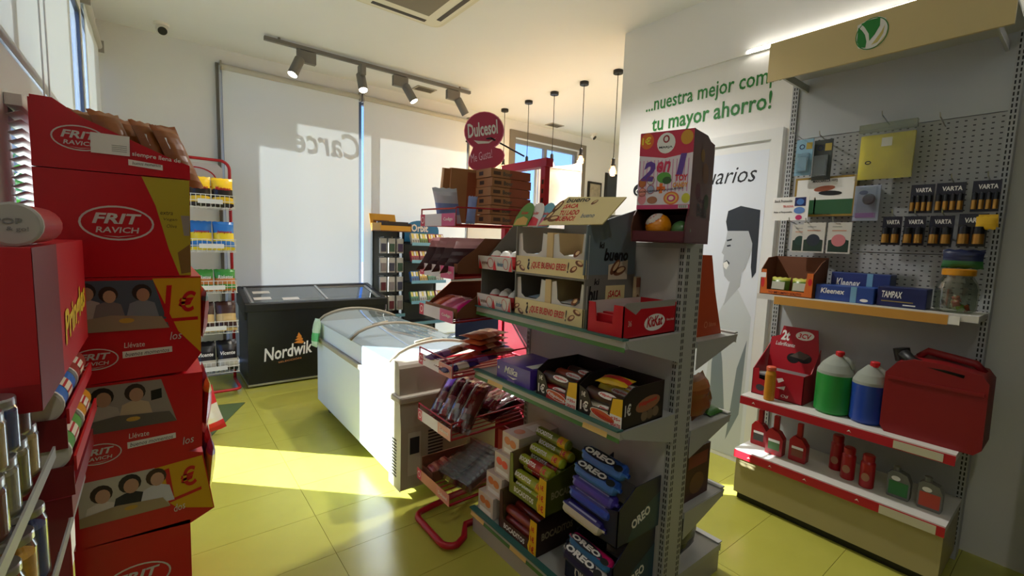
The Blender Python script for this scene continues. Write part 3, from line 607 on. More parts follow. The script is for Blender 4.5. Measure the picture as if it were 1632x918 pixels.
ht.box(-.285, -.28, 2.006, FY1-.006, 1.728, 1.93, fred).box(.10, .106, 2.006, FY1-.006, 1.728, 1.775, fred).box(-.28, .10, 2.006, FY1-.006, 1.728, 1.734, fred)
ht.build('header_tray', fd)
fp = MB()
def frit(cu, cv, w, rot=0.0, d=.0016, full=True):
    h = w*.6
    fp.ring(FS, cu, cv, w*.5, h*.5, w*.03, silver, d)
    fp.text(FS, 'FRIT', cu-w*.33, cv-h*.02, w*.66, h*.30, silver, d+.0004, .25, .03); fp.text(FS, 'RAVICH', cu-w*.29, cv-h*.28, w*.58, h*.17, silver, d+.0004, .15, .02)
    fp.poly(FS, [(cu-w*.2, cv-h*.36), (cu, cv-h*.41), (cu+w*.25, cv-h*.33), (cu, cv-h*.385)], silver, d)
frit(-.175, 1.825, .13); frit(-.095, 1.565, .19); frit(-.17, 1.115, .12); frit(-.175, .79, .12); frit(-.09, .30, .19)
fp.poly(FS, [(-.028, 1.724), (.103, 1.724), (.098, 1.39), (.065, 1.39), (.038, 1.48), (.006, 1.63)], olive)
fp.poly(FS, [(.062, 1.47), (.098, 1.50), (.098, 1.40), (.07, 1.395)], mat((126, 92, 40), .5), .0012); fp.poly(FS, [(.075, 1.60), (.10, 1.60), (.098, 1.53), (.082, 1.53)], mat((150, 140, 130), .4), .0012)
for k, (s_, w) in enumerate((('extra', .05), ('Vegan', .055), ('Oliva', .04))): fp.text(FS, s_, .018+k*.008, 1.60-k*.022, w*.7, .012, mat((70, 60, 20), .5), .0014, .2)
def photo(u0, u1, v0, v1, bgc, ppl, table):
    fp.poly(FS, [(u0, v0), (u1[0], v0), (u1[1], v1), (u0, v1)], mat(bgc, .4), .0010)
    w, h = u1[0]-u0, v1-v0
    for k, (pu, pv, r, hc, sc_, sk) in enumerate(ppl):
        cu, cv = u0+w*pu, v0+h*pv; R_ = h*r; d = .0012+.0006*k
        fp.poly(FS, [(cu-R_*1.9, max(v0, cv-R_*3.6)), (cu+R_*1.9, max(v0, cv-R_*3.6)), (cu+R_*1.4, cv-R_*1.3), (cu+R_*.5, cv-R_*.9), (cu-R_*.5, cv-R_*.9), (cu-R_*1.4, cv-R_*1.3)], mat(sc_, .5), d)
        fp.ell(FS, cu, cv+R_*.25, R_*1.12, R_*1.2, mat(hc, .5), d+.0002, 14); fp.ell(FS, cu+R_*.12, cv-R_*.1, R_*.75, R_*.95, mat(sk, .5), d+.0004, 14)
    fp.poly(FS, [(u0, v0), (u1[0], v0), (u1[0]-.02, v0+h*.25), (u0+w*.4, v0+h*.32), (u0, v0+h*.22)], mat(table, .5), .0034)
    fp.ell(FS, u0+w*.55, v0+h*.2, h*.12, h*.05, mat((190, 150, 60), .5), .0038, 12)
hr = (34, 26, 24)
photo(-.225, (.03, -.01), 1.205, 1.375, (72, 84, 98), ((.16, .76, .14, hr, (170, 160, 150), (172, 130, 104)), (.38, .70, .13, (50, 34, 26), (120, 110, 110), (180, 140, 112)), (.72, .72, .14, hr, (120, 126, 136), (170, 126, 100))), (150, 130, 108))
photo(-.228, (.04, .0), .862, 1.022, (150, 142, 134), ((.26, .72, .17, hr, (170, 160, 150), (172, 132, 106)), (.58, .74, .16, (44, 30, 26), (190, 170, 140), (180, 140, 114))), (96, 88, 82))
fp.poly(FS, [(-.03, .95), (.0, .955), (.0, .99), (-.03, .985)], BLACK, .0026)
photo(-.232, (.01, -.03), .545, .70, (188, 182, 168), ((.24, .62, .17, (48, 32, 26), (214, 206, 196), (190, 148, 120)), (.55, .72, .18, hr, (28, 28, 32), (186, 144, 116)), (.85, .74, .17, (64, 40, 24), (200, 200, 204), (190, 150, 124))), (160, 140, 104))
fp.poly(FS, [(-.012, 1.38), (.126, 1.38), (.119, 1.105), (.055, 1.19)], fyel, .0014); fp.poly(FS, [(-.03, .698), (.112, .71), (.142, .492), (.03, .53), (-.012, .58)], fyel, .0014)
def euro(u, v, k, r, d=.0022):
    fp.text(FS, '1', u, v, .028*k, .11*k, fred, d, .2, .04, r); fp.text(FS, '€', u+.042*k, v+.012*k+.045*k*r, .055*k, .075*k, fred, d, .2, .03, r)
    fp.poly(FS, [(u-.002*k, v-.02*k), (u+.098*k, v-.02*k+.1*k*r), (u+.098*k, v-.008*k+.1*k*r), (u-.002*k, v-.008*k)], fred, d)
euro(.016, 1.245, 1.0, .02); euro(.008, .575, 1.0, .22)
for (u, v, s_, r) in ((.03, 1.16, 'los', .05), (.055, .765, 'los', .1), (.022, .515, 'dos', .15)): fp.text(FS, s_, u, v, .035, .028, silver, .0024, .3, .0, r)
for v in (1.145, .825):
    fp.text(FS, 'Llévate', -.095, v, .055, .018, PAPER, .0018, .1); fp.poly(FS, [(-.10, v-.035), (.035, v-.028), (.035, v-.008), (-.10, v-.012)], PAPER, .0016)
    fp.text(FS, 'buenos momentos', -.093, v-.030, .12, .014, BLACK, .0022, .3, .0, .03)
fp.text(FS, 'siempre llena de', -.05, 1.785, .13, .018, PAPER, .0018, 0, .01, -.06); fp.poly(FS, [(-.06, 1.757), (.03, 1.750), (.03, 1.768), (-.06, 1.776)], PAPER, .0016); fp.text(FS, 'buenos momentos', -.05, 1.760, .075, .011, BLACK, .0022, .3)
split_build(fp, lambda c: ('header_logo' if c.x < -.105 else 'header_slogan') if c.z > 1.726 else 'upper_box_print' if c.z > 1.386 else 'upper_tray_print' if c.z > 1.04 else 'middle_tray_print' if c.z > .735 else 'lower_tray_print' if c.z > .47 else 'base_print', fd)
lbf = Fr((-.15, 1.995, 1.79), X, V3((.02, 0, 1))); lb = MB().obox(lbf, 0, .095, -.005, .058, 0, .001, PAPER)
for k in range(4): lb.rect(lbf, .05, .088, .006+k*.006, .0075+k*.006, GREY, .0016)
lb.build('paper_label', fd)
bo = mat((142, 80, 26), .35, name='brown_crisp_bag'); bo2 = mat((150, 82, 38), .25)
bp = [(-.145, 2.10, 1.84, .16), (-.085, 2.08, 1.83, .19), (-.035, 2.14, 1.82, .2), (.02, 2.10, 1.815, .2), (.045, 2.32, 1.84, .22), (.075, 2.09, 1.81, .19)]
bl_ = ['half sunk into the card, leftmost', 'second from the left', 'third from the left', 'fourth from the left', 'glossy, tilted far back', 'frontmost, with a pale tag']
for k, (bx, by, bz, bh) in enumerate(bp):
    fr = Fr((bx, by, bz), V3((.8, .55, 0)) if k != 4 else V3((.95, .1, .05)), V3((-.38, .12, 1)))
    g = MB().bag(fr, .095 if k != 4 else .16, bh+.03, .05, bo if k != 4 else mat((160, 80, 44), .2), [(.86, 1, bo2)], seed=40+k)
    if k in (3, 5): g.rect(Fr(fr.p(0, 0, .02), fr.u, fr.v), -.03, .02, .02, .06, PAPER, 0)
    g.build('crisp_bag', label='brown crisp bag in the red display header, '+bl_[k], cat='crisp bag', group='brown bags in the display header')
sc_c = [(150, 60, 50), (190, 180, 170), (170, 40, 40), (90, 120, 110), (200, 170, 60), (110, 70, 110)]
for k, (bz, n_) in enumerate(((1.24, 3), (.89, 3), (.64, 4))):
    for q in range(n_):
        by = 2.08+q*.12; fr = Fr((.135 if k < 2 else .14, by, bz), Y, V3((.1, 0, 1)))
        MB().bag(fr, .13, .17, .03, mat(sc_c[(k*2+q) % 6], .3), [(.8, 1, mat(sc_c[(k+q+3) % 6], .3))], seed=60+k*5+q).build('snack_pouch', label='small snack pouch %s in the %s tray of the red display' % (('nearest', 'second', 'third', 'last')[q], ('upper', 'middle', 'lower')[k]), cat='snack pouch', group='pouches in the display trays')
# ------------------------------------------------------------ crisp-tube stand at the left edge
ps = thing('crisp_tube_stand', 'red stand of crisp tubes at the left edge', 'display', (-.25, 1.5, 0))
pr = mat((186, 16, 28), .4)
MB().box(-.338, -.172, 1.15, 1.88, 1.215, 1.51, pr).build('top_box', ps)
MB().box(-.342, -.24, 1.86, 1.885, .0, 1.215, DRED).build('rear_panel', ps)
g = MB(); f_ = Fr((-.172, 1.15, 1.215), Y, Z); ylt = mat((226, 190, 40), .45)
g.text(f_, 'Pringles', .30, .035, .40, .10, ylt, .002, .25, .03, .12); g.build('lettering', ps)
g = MB().rect(f_, .0, .255, 0, .295, mat((112, 8, 18), .45), .001); g.build('dark_panel', ps)
g = MB(); f_ = Fr((-.342, 1.149, 1.215), X, Z); g.ell(f_, .04, .16, .05, .06, mat((206, 176, 40), .5)).ell(f_, .12, .25, .012, .01, mat((220, 90, 50), .5)).rect(f_, .0, .17, .0, .05, mat((150, 12, 24), .45)); g.build('front_print', ps)
for z0, x1 in ((1.108, -.172), (.995, -.165)):
    MB().box(-.342, x1+.005, 1.40, 1.86, z0-.005, z0, pr).box(x1, x1+.005, 1.40, 1.86, z0, z0+.03, pr).box(-.342, x1, 1.395, 1.40, z0-.06, z0+.01, DRED).build('tray', ps)
for z0 in (.88, ): MB().box(-.342, -.172, 1.40, 1.86, z0, z0+.05, DRED).build('lower_box', ps)
tubc = [((40, 110, 190), 'blue'), ((150, 60, 50), 'brown'), ((80, 150, 60), 'green'), ((206, 140, 30), 'orange')]
def ctube(x, y, z, L, ci, lab):
    c, nm = tubc[ci]; t = thing('crisp_tube', lab % nm, 'crisp tube', (x, y, z-.037), 'crisp tubes lying on the stand')
    MB().cyl((x, y, z), (x, y+L, z), .0365, mat(c, .35), 20).build('can', t); MB().lathe((x, y-.008, z), [(.034, 0), (.039, .002), (.039, .012)], mat((212, 208, 196), .4), 20, Y).build('lid', t)
    g = MB()
    for k in range(9):
        a0, a1 = math.radians(-20+k*9), math.radians(-11+k*9); R_ = .0372
        g.add([(x+R_*math.cos(a), yy, z+R_*math.sin(a)) for a in (a0, a1) for yy in (y+L*.35, y+L*.7)], [(0, 1, 3, 2)], mat((220, 214, 190), .4) if k % 3 else mat((180, 30, 30), .4))
    g.build('printed_label', t)
ctube(-.213, 1.41, 1.148, .20, 0, '%s crisp tube with white lid, nearest on the upper tray'); ctube(-.213, 1.64, 1.148, .20, 1, '%s crisp tube second on the upper tray')
ctube(-.206, 1.41, 1.035, .20, 2, '%s crisp tube with white lid, nearest on the lower tray'); ctube(-.206, 1.64, 1.035, .20, 3, '%s crisp tube second on the lower tray')
t = thing('crisp_tube', 'red crisp tube lying on top of the stand, grey lid towards the camera', 'crisp tube', (-.20, 1.2, 1.511), 'crisp tubes lying on the stand')
MB().cyl((-.197, 1.19, 1.55), (-.197, 1.42, 1.55), .037, mat((170, 20, 30), .35), 20).build('can', t)
g = MB().lathe((-.197, 1.182, 1.55), [(.035, 0), (.039, .002), (.039, .012)], mat((176, 172, 164), .4), 22, Y); e_ = Fr((-.197, 1.181, 1.548), X, Z); g.text(e_, 'POP', -.022, .002, .035, .011, GREY, .0006, 0, .02).text(e_, '& go!', -.008, -.012, .028, .01, GREY, .0006, 0, .02); g.build('lid', t)
# jars on wire shelves in front of it
js = thing('jar_shelf', 'wire shelf with grey edge strips at the lower left corner', 'shelf', (-.26, 1.1, 0))
for z0, ya, yb in ((1.055, .86, 1.37), (.815, .86, 1.80)):
    g = MB()
    for k in range(7): g.tube([(-.335+k*.023, ya, z0-.004), (-.335+k*.023, yb if z0 > 1 else 1.385, z0-.004)], .0025, STEEL, 4)
    g.build('wire_deck', js)
    MB().box(-.193, -.189, ya, yb, z0-.014, z0+.012, mat((150, 150, 146), .4)).build('edge_strip', js)
for yy in (.90, 1.34): MB().box(-.345, -.332, yy-.01, yy+.01, 0, 1.25, GREY).build('upright', js)
jc = [((190, 160, 90), 'pale yellow'), ((120, 60, 40), 'brown'), ((150, 140, 110), 'beige'), ((206, 150, 50), 'amber'), ((60, 70, 110), 'dark blue'), ((130, 120, 60), 'olive')]
def jar(x, y, z, h, r, ci, lab):
    c, nm = jc[ci]; t = thing('glass_jar', lab % nm, 'jar', (x, y, z), 'glass jars on the wire shelf')
    MB().lathe((x, y, z+.001), [(r*.9, 0), (r, .006), (r, h*.8), (r*.82, h*.92), (r*.82, h-.016)], CLEAR, 18).build('glass', t)
    MB().lathe((x, y, z+.004), [(r*.84, 0), (r*.92, .006), (r*.92, h*.7), (r*.5, h*.74)], mat(c, .5, noise=.35, scale=90), 16).build('contents', t)
    MB().lathe((x, y, z+h-.018), [(r*.86, 0), (r*.92, .003), (r*.92, .014), (r*.88, .018)], STEEL, 18).build('lid', t)
pos_ = ('nearest the camera', 'second', 'third', 'fourth', 'last')
for k in range(5): jar(-.228, .93+k*.082, 1.056, .105, .033, (0, 1, 2, 5, 0)[k], '%s jar in the lower layer of the upper wire shelf, '+pos_[k])
for k in range(4): jar(-.228, .95+k*.085, 1.162, .095, .033, (2, 0, 4, 1)[k], '%s jar stacked in the upper layer of the wire shelf, '+pos_[k])
for k in range(4): jar(-.233, .98+k*.105, .816, .16, .036, (3, 1, 3, 4)[k], '%s tall jar on the lower wire shelf, '+pos_[k])
# ------------------------------------------------------------ red wire rack with pastries
rr_ = thing('pastry_rack', 'red metal pastry rack with sloping wire shelves between freezer and gondola', 'rack', (1.42, 2.1, 0))
rrm = mat((168, 16, 34), .4, name='red_rack_paint'); GX, GY0, GY1 = 1.15, 1.925, 2.285; UX = 1.70
for yy in (1.93, 2.28): MB().box(UX, UX+.035, yy-.018, yy+.018, .03, 2.0, rrm).build('upright', rr_)
MB().box(UX-.005, UX+.045, 1.90, 2.31, 1.965, 2.01, rrm).build('top_beam', rr_)
MB().box(UX+.003, UX+.03, 1.95, 2.26, .35, .38, rrm).build('cross_bar', rr_)
MB().box(UX+.012, UX+.02, 1.948, 2.262, .385, 1.12, mat((110, 14, 26), .5)).build('rear_panel', rr_)  # added to stop sun passing through the rack onto the floor
nz = MB()
for k in range(30): nz.box(UX-.001, UX, 1.922, 1.936, .42+k*.05, .445+k*.05, BLACK)
tag(nz.build('slots', rr_), kind='stuff')
MB().tube([(UX, 1.95, .03), (1.26, 1.945, .03), (1.2, 1.86, .03)]+[tuple(p) for p in arc((1.14, 1.89, .03), .06, -math.pi/2, -math.pi, 4, X, Y)]+[(1.08, 2.12, .03)]+[tuple(p) for p in arc((1.14, 2.13, .03), .06, math.pi, math.pi/2, 4, X, Y)]+[(UX, 2.28, .03)], .017, rrm, 8).build('base_loop', rr_)
MB().tube([(1.66, 2.05, 2.03), (1.45, 2.08, 2.10), (1.40, 2.25, 2.10), (1.60, 2.25, 2.05)], .005, BLACK, 5).build('sign_wire', rr_)
SZ = [1.62, 1.36, 1.14, .86, .535, .185]
tagp = mat((206, 80, 130), .5); tagl = mat((214, 208, 212), .5)
for k, z in enumerate(SZ):
    g = MB(); ux = UX
    for q in range(9):
        yy = GY0+.01+(GY1-GY0-.02)*q/8; g.tube([(GX, yy, z), (ux, yy, z+.012)], .0035, rrm, 5)
    g.tube([(GX, GY0, z), (GX, GY1, z), (ux, GY1, z+.012), (ux, GY0, z+.012)], .006, rrm, 6, True); g.build('wire_shelf', rr_)
    if k in (0, 3, 4): MB().tube([(GX, GY0, z), (GX, GY0, z+.085), (ux, GY0, z+.10), ], .0045, rrm, 5).tube([(GX, GY0, z+.08), (GX, GY1, z+.085), (GX, GY1, z)], .0045, rrm, 5).build('guard_rail', rr_)
    f_ = Fr((GX-.006, GY1, z-.005), -Y, Z); g = MB().obox(f_, 0, .36, 0, .062, -.003, 0, tagl if k < 5 else mat((196, 120, 90), .5))
    g.rect(f_, 0, .05, 0, .062, mat((196, 40, 70), .5)).rect(f_, .23, .36, 0, .062, tagp if k in (0, 1, 2) else mat((206, 130, 120), .5)).ring(f_, .025, .032, .016, .018, .004, PAPER).text(f_, 'Codigo' if k < 3 else 'Dulcesol', .25, .022, .09, .02, PAPER, .0016, 0, .02)
    g.build('price_strip', rr_)
# sign on top
cu, cv, cz = 1.43, 2.12, 1.885
sn = thing('round_sign', 'crimson speech-bubble sign with white lettering above the pastry rack', 'sign', (cu, cv, 1.80))
nrm = V3((-.70, -.71, 0)); uu = V3((.71, -.70, 0)); sf = Fr((cu, cv, cz+.16), uu, Z); crim = mat((178, 28, 66), .3); pink_e = mat((226, 130, 160), .4)
def bub(s, d0, d1, m, nm):
    g = MB(); P = [(.105*s*math.cos(t), .095+.098*s*math.sin(t)) for t in [math.radians(-58+k*296/20) for k in range(21)]]
    Q = [(.0+.10*s*math.cos(t), -.055+.058*s*math.sin(t)) for t in [math.radians(150+k*240/12) for k in range(13)]]
    Q = [(a*math.cos(.3)-b*math.sin(.3), a*math.sin(.3)+b*math.cos(.3)) for a, b in Q]
    g.prism(sf, P[:]+Q, d0, d1, m).build(nm, sn)
bub(1.05, -.006, 0, pink_e, 'edge'); bub(1.0, 0, .002, crim, 'face')
g = MB().text(sf, 'Dulcesol', -.085, .055, .17, .075, PAPER, .0035, .15, .025, .16).poly(sf, [(-.055, .045), (-.03, .026), (.03, .03), (.07, .06), (.03, .04), (-.03, .042)], PAPER, .0035).text(sf, 'Me Gusta!', -.065, -.075, .125, .045, mat((236, 190, 210), .5), .0035, .3, 0, .25); g.build('lettering', sn)
MB().cyl((cu+.012, cv+.012, 1.80), (cu+.012, cv+.012, 2.0), .006, BLACK, 8).build('stick', sn)
# shelf 1: toast cartons
kraft = mat((168, 116, 72), .6, name='kraft_card'); kr2 = mat((150, 76, 44), .55)
ordn = ['top', 'second', 'third', 'fourth', 'fifth', 'lowest']
for k in range(6):
    z0 = 1.64+(5-k)*.047; dx = .006*(k % 2)
    g = MB().box(1.36+dx, 1.62+dx, 1.94, 2.08, z0, z0+.044, kraft); f_ = face('-x', 1.36+dx, 1.62, 1.94, 2.08, z0, z0+.044); h_ = face('-y', 1.36+dx, 1.62+dx, 1.94, 2.08, z0, z0+.044)
    g.rect(f_, .03, .07, .012, .032, mat((60, 40, 34), .5)).rect(h_, .12, .26, 0, .044, kr2).text(h_, 'Boer', .075, .010, .06, .022, mat((90, 84, 70), .5), .0015, 0, .03).rect(h_, .015, .06, .012, .03, mat((80, 56, 40), .5))
    g.build('toast_carton', label='flat brown toast carton, %s of the stack on the rack top shelf' % ordn[k], cat='carton', group='stacked toast cartons')
for k, (yy, tl, lab) in enumerate(((2.15, .3, 'leaning left'), (2.10, .06, 'upright beside the carton stack'))):
    fr = Fr((1.30 if k == 0 else 1.33, yy+.035, 1.64), V3((1, -.25, 0)), V3((0, -.18+.1*k, 1))); g = MB().obox(fr, -.09, .07, 0, .285, -.045, 0, kraft); g.rect(fr, .0, .05, .02, .27, kr2).text(fr, 'Boer', -.06, .1, .05, .025, mat((70, 64, 54), .5), .0015, 0, .03, 1.4)
    sd = Fr(fr.p(-.0905, 0, -.045), fr.n, fr.v); g.rect(Fr(fr.p(-.09, 0, -.045), fr.n, fr.v), 0, .045, 0, .285, mat((196, 150, 104), .6)).build('toast_pack', label='tall brown toast pack '+lab, cat='pack', group='upright toast packs')
g = MB().bag(Fr((1.235, 2.16, 1.72), V3((1, -.5, 0)), V3((-.2, 0, 1))), .13, .20, .06, mat((196, 200, 214), .2), [(.3, .6, mat((120, 140, 200), .3))], seed=91); g.build('pastry_bag', label='clear and blue pastry bag at the left end of the rack top shelf', cat='pastry bag')
g = MB().bag(Fr((1.27, 1.975, 1.70), V3((1, -.2, 0)), V3((.1, 0, 1))), .05, .14, .03, mat((140, 160, 220), .25), seed=92); g.build('pastry_bag', label='small blue pouch between the upright toast packs', cat='pastry bag')
# shelf 2: filmed cakes behind a brown carton
fy = [(.0, 'front'), (.075, 'second'), (.15, 'third'), (.225, 'rear')]
for k, (dy, lab) in enumerate(fy):
    fr = Fr((1.30, 1.975+dy*1.15, 1.47), V3((1, -.1, 0)), V3((.55, 0, 1))); g = MB().bag(fr, .30, .20, .06, mat((66, 22, 26), .35), [(.72, 1, mat((214, 160, 164), .2))], seed=100+k); g.build('cake_pack', label='dark cake pack with pink film top, %s in the second rack shelf' % lab, cat='cake pack', group='film-wrapped cakes')
def brown(y0, y1, x0, x1, z0, z1, lab):
    f_ = Fr((0, y0, 0), X, Z); g = MB(); h = z1-z0
    g.prism(f_, [(x0, z0), (x1, z0), (x1, z1), (x0+.16, z1), (x0+.11, z1-.05), (x0+.03, z1-.10), (x0, z1-.13)], -.006, 0, CARD); g.prism(Fr((0, y1, 0), X, Z), [(x0, z0), (x1, z0), (x1, z1), (x0+.16, z1), (x0, z1-.13)], 0, .006, CARD)
    g.box(x0, x1, y0+.006, y1-.006, z0, z0+.006, CARD).box(x1-.006, x1, y0+.006, y1-.006, z0, z1, CARD).box(x0, x0+.006, y0+.006, y1-.006, z0, z0+.05, mat((150, 96, 60), .7)); return g.build('display_carton', label=lab, cat='carton', group='brown display cartons on the pastry rack')
brown(1.93, 2.27, 1.17, 1.60, 1.38, 1.56, 'open brown display carton on the second rack shelf'); brown(1.93, 2.27, 1.17, 1.60, 1.155, 1.31, 'open brown display carton on the third rack shelf')
for k, (dy, cl, lab) in enumerate(((.06, (206, 20, 120), 'bright pink'), (.18, (226, 120, 150), 'pale pink'), (.27, (200, 90, 60), 'orange'))):
    fr = Fr((1.26, 1.95+dy, 1.20), V3((0, -1, .1)), V3((.9, 0, .35))); MB().bag(fr, .13, .17, .05, mat(cl, .3), [(.8, 1, mat((230, 190, 200), .3))], seed=110+k).build('pastry_bag', label=lab+' pastry bag in the third rack shelf carton', cat='pastry bag', group='bags on the third rack shelf')
# shelf 4: flow packs
fc = [((44, 34, 96), 'navy'), ((120, 20, 40), 'dark red'), ((96, 50, 110), 'purple'), ((190, 60, 40), 'orange-red'), ((150, 90, 60), 'tan')]
for r_ in range(3):
    for c in range(4):
        cl, nm = fc[(r_*2+c) % 5]; cx_ = 1.22+r_*.12+(.02 if c % 2 else 0); cy_ = 1.975+c*.085; zz = .885+.022*r_+(.03 if c == 2 else 0)
        fr = Fr((cx_, cy_, zz+.012), V3((.1*(c-1.5), -1, 0)), V3((1, .1*(c-1.5), .12))); MB().bag(fr, .08, .2, .035, mat(cl, .25), [(.45, .7, mat((206, 190, 176), .3) if (r_+c) % 3 == 0 else mat([min(255, v+50) for v in cl], .25))], seed=120+r_*4+c).build('biscuit_pack', label='%s wrapped biscuit pack, %s row, %s from the gondola, on the fourth rack shelf' % (nm, ('front', 'middle', 'rear')[r_], ('first', 'second', 'third', 'fourth')[c]), cat='biscuit pack', group='wrapped biscuits on the fourth shelf')
for k in range(3):
    fr = Fr((1.42, 2.05, .975+k*.03), V3((.25, -1, 0)), V3((1, .2, .06))); MB().bag(fr, .16, .22, .035, mat((206, 110, 60) if k else (170, 40, 40), .3), [(.3, .6, mat((230, 170, 130), .3))], seed=140+k).build('biscuit_pack', label='orange wafer pack, %s of the sunlit pile on the fourth rack shelf' % ('lowest', 'middle', 'topmost')[k], cat='biscuit pack', group='sunlit wafer pile')
# shelf 5: clear film packs
film = mat((206, 170, 176), .08, .10, 'glass', 'clear_film'); cake = mat((96, 30, 34), .5)
pk = [(1.97, (150, 20, 40), 'red-rimmed pack nearest the gondola'), (2.06, (130, 24, 40), 'dark cake pack second from the gondola'), (2.15, (70, 60, 60), 'pack with a sunlit clear front'), (2.235, (60, 70, 160), 'blue tall pack nearest the freezer')]
for k, (cy_, cl, lab) in enumerate(pk):
    t = thing('film_pack', lab+', fifth rack shelf', 'pack', (1.35, cy_, .55), 'clear film packs on the fifth shelf')
    fr = Fr((1.30, cy_, .66), V3((.5, -1, 0)), V3((.75, .35, .7))); MB().bag(fr, .085, .24, .06, mat(cl, .35), [(.2, .45, mat((200, 196, 196), .3))] if k in (2, 3) else [(.1, .3, cake)], seed=150+k).build('cakes', t); MB().bag(fr, .11, .30, .085, film, seed=160+k).build('film', t)
for k in range(2):
    t = thing('film_pack', ('lower', 'upper')[k]+' flat red pack lying at the back of the fifth rack shelf', 'pack', (1.55, 2.05, .55+k*.05), 'flat packs on the fifth shelf')
    fr = Fr((1.53, 2.05, .60+k*.05), V3((.1, -1, 0)), V3((1, 0, .25))); MB().bag(fr, .2, .24, .05, mat((140, 20, 36), .3), [(.4, .7, cake)], seed=170+k).build('cakes', t); MB().bag(fr, .23, .28, .06, film, seed=180+k).build('film', t)
# shelf 6: clamshells and a tray of rolls
def clam(cx_, cy_, tilt, lab):
    t = thing('clamshell_box', lab, 'plastic box', (cx_, cy_, .20), 'clear clamshell boxes'); fr = Fr((cx_, cy_, .215), V3((.15, -1, 0)), V3((1, .1, tilt)))
    MB().obox(fr, -.06, .06, 0, .26, .0, .05, mat((84, 36, 30), .6)).build('pastries', t)
    g = MB()
    for k in range(9): g.obox(fr, -.074, .074, .006+k*.03, .026+k*.03, .052, .075+.004*(k % 2), CLEAR)
    g.obox(fr, -.078, .078, -.005, .285, -.004, .054, CLEAR).build('clear_lid', t)
clam(1.24, 2.08, .45, 'clear ribbed clamshell of pastries in the middle of the lowest rack shelf'); clam(1.26, 1.99, .40, 'clear ribbed clamshell of pastries nearest the gondola on the lowest rack shelf')
tb = thing('display_carton', 'brown carton tray of wrapped rolls on the lowest rack shelf', 'carton', (1.3, 2.22, .2)); MB().box(1.17, 1.5, 2.15, 2.28, .2, .206, CARD).box(1.17, 1.5, 2.274, 2.28, .206, .30, CARD).box(1.17, 1.5, 2.15, 2.156, .206, .26, CARD).box(1.17, 1.176, 2.156, 2.274, .206, .25, CARD).box(1.494, 1.5, 2.156, 2.274, .206, .34, CARD).build('tray', tb)
for k in range(5): MB().bag(Fr((1.22+.055*k, 2.215, .245+.012*(k % 2)), Y, V3((1, 0, .4))), .1, .075, .05, mat((150, 60, 50), .35), [(.4, .7, mat((190, 130, 110), .3))], seed=200+k).build('wrapped_roll', label='wrapped sweet roll %s in the lowest rack carton' % ('at the front', 'second', 'third', 'fourth', 'at the back')[k], cat='pastry', group='rolls in the carton tray')
# ------------------------------------------------------------ double-sided gondola
gd = thing('gondola', 'grey double-sided gondola shelving in the middle of the shop', 'shelving', (1.68, 1.46, 0))
F0, B0_, GN, GF, GTOP = 1.28, 1.62, .985, 1.92, 1.565
B1_ = 1.745; gsh = mat((168, 168, 162), .45, name='grey_shelf_paint'); gp = mat((190, 188, 182), .5, name='gondola_panel')
for yy in (GN, GF-.03):
    pst = MB().box(B0_, B1_, yy, yy+.03, 0, GTOP, gsh).build('upright', gd, bevel=.002)
    sl_ = MB()
    for xx, dx in ((B0_-.0006, 0), ):
        for k in range(58): sl_.box(B0_-.0008, B0_, yy+.008, yy+.0125, .06+k*.0258, .076+k*.0258, BLACK).box(B0_-.0008, B0_, yy+.0175, yy+.022, .06+k*.0258, .076+k*.0258, BLACK)
    for k in range(58):
        for u in (.010, .022, .098, .110): sl_.box(B0_+u, B0_+u+.005, yy-.0008, yy, .06+k*.0258, .076+k*.0258, BLACK)
    tag(sl_.build('slots', gd), kind='stuff')
for k, (z0, z1) in enumerate(((.12, .50), (.503, .88), (.883, 1.22), (1.223, GTOP-.005))):
    MB().box(B0_+.004, B0_+.012, GN+.03, GF-.03, z0, z1, gp).build('back_panel', gd); MB().box(B1_-.012, B1_-.004, GN+.03, GF-.03, z0, z1, gp).build('back_panel', gd)
MB().box(B0_, B1_, GN+.03, GF-.03, GTOP-.02, GTOP, gsh).build('top_cap', gd)
strip_g = mat((70, 120, 52), .45, name='green_price_strip'); tagy = mat((222, 186, 110), .5); teal = mat((52, 104, 96), .5)
def shelf(z, sgn, depth, tags, base=False):
    xa = B0_ if sgn < 0 else B1_; xb = xa+sgn*depth; x0, x1 = min(xa, xb), max(xa, xb)
    s = MB().box(x0, x1, GN-.002, GF, z-.028, z, gsh).build('shelf_board', gd)
    f_ = Fr((xb, GF, z-.04), -Y, Z) if sgn < 0 else Fr((xb, GN, z-.04), Y, Z); L = GF-GN
    MB().obox(Fr(f_.o, f_.u, V3((-sgn*.25, 0, 1))), 0, L, 0, .04, 0, .004, strip_g if sgn < 0 else gsh).obox(f_, 0, L, .042, .048, -.02, .012, teal if sgn < 0 else gsh).build('price_rail', s)
    for u in tags: MB().obox(Fr(f_.o, f_.u, V3((-sgn*.25, 0, 1))), u, u+.12, .002, .038, .0045, .0055, tagy).build('price_tag', s)
    if not base:
        for yy in (GN-.004, GF): MB().prism(Fr((xa, yy, z), V3((sgn, 0, 0)), Z), [(0, -.12), (depth-.02, -.028), (depth, 0), (0, 0)] if sgn > 0 else [(0, 0), (depth, 0), (depth-.02, -.028), (0, -.12)][::-1][::-1], 0, .003, gsh).build('bracket', s)
    return s
shelf(1.215, -1, .34, ()); shelf(.885, -1, .34, (.12, .76)); shelf(.135, -1, .34, (.0, .34, .62), True)
MB().box(F0+.012, B0_, GN, GF, .0, .105, mat((170, 166, 152), .5)).build('base_plinth', gd)
for z in (1.165, .785, .42): shelf(z, 1, .34, ())
shelf(.135, 1, .36, (), True); MB().box(B1_, B1_+.35, GN, GF, 0, .105, mat((170, 166, 152), .5)).build('base_plinth', gd)
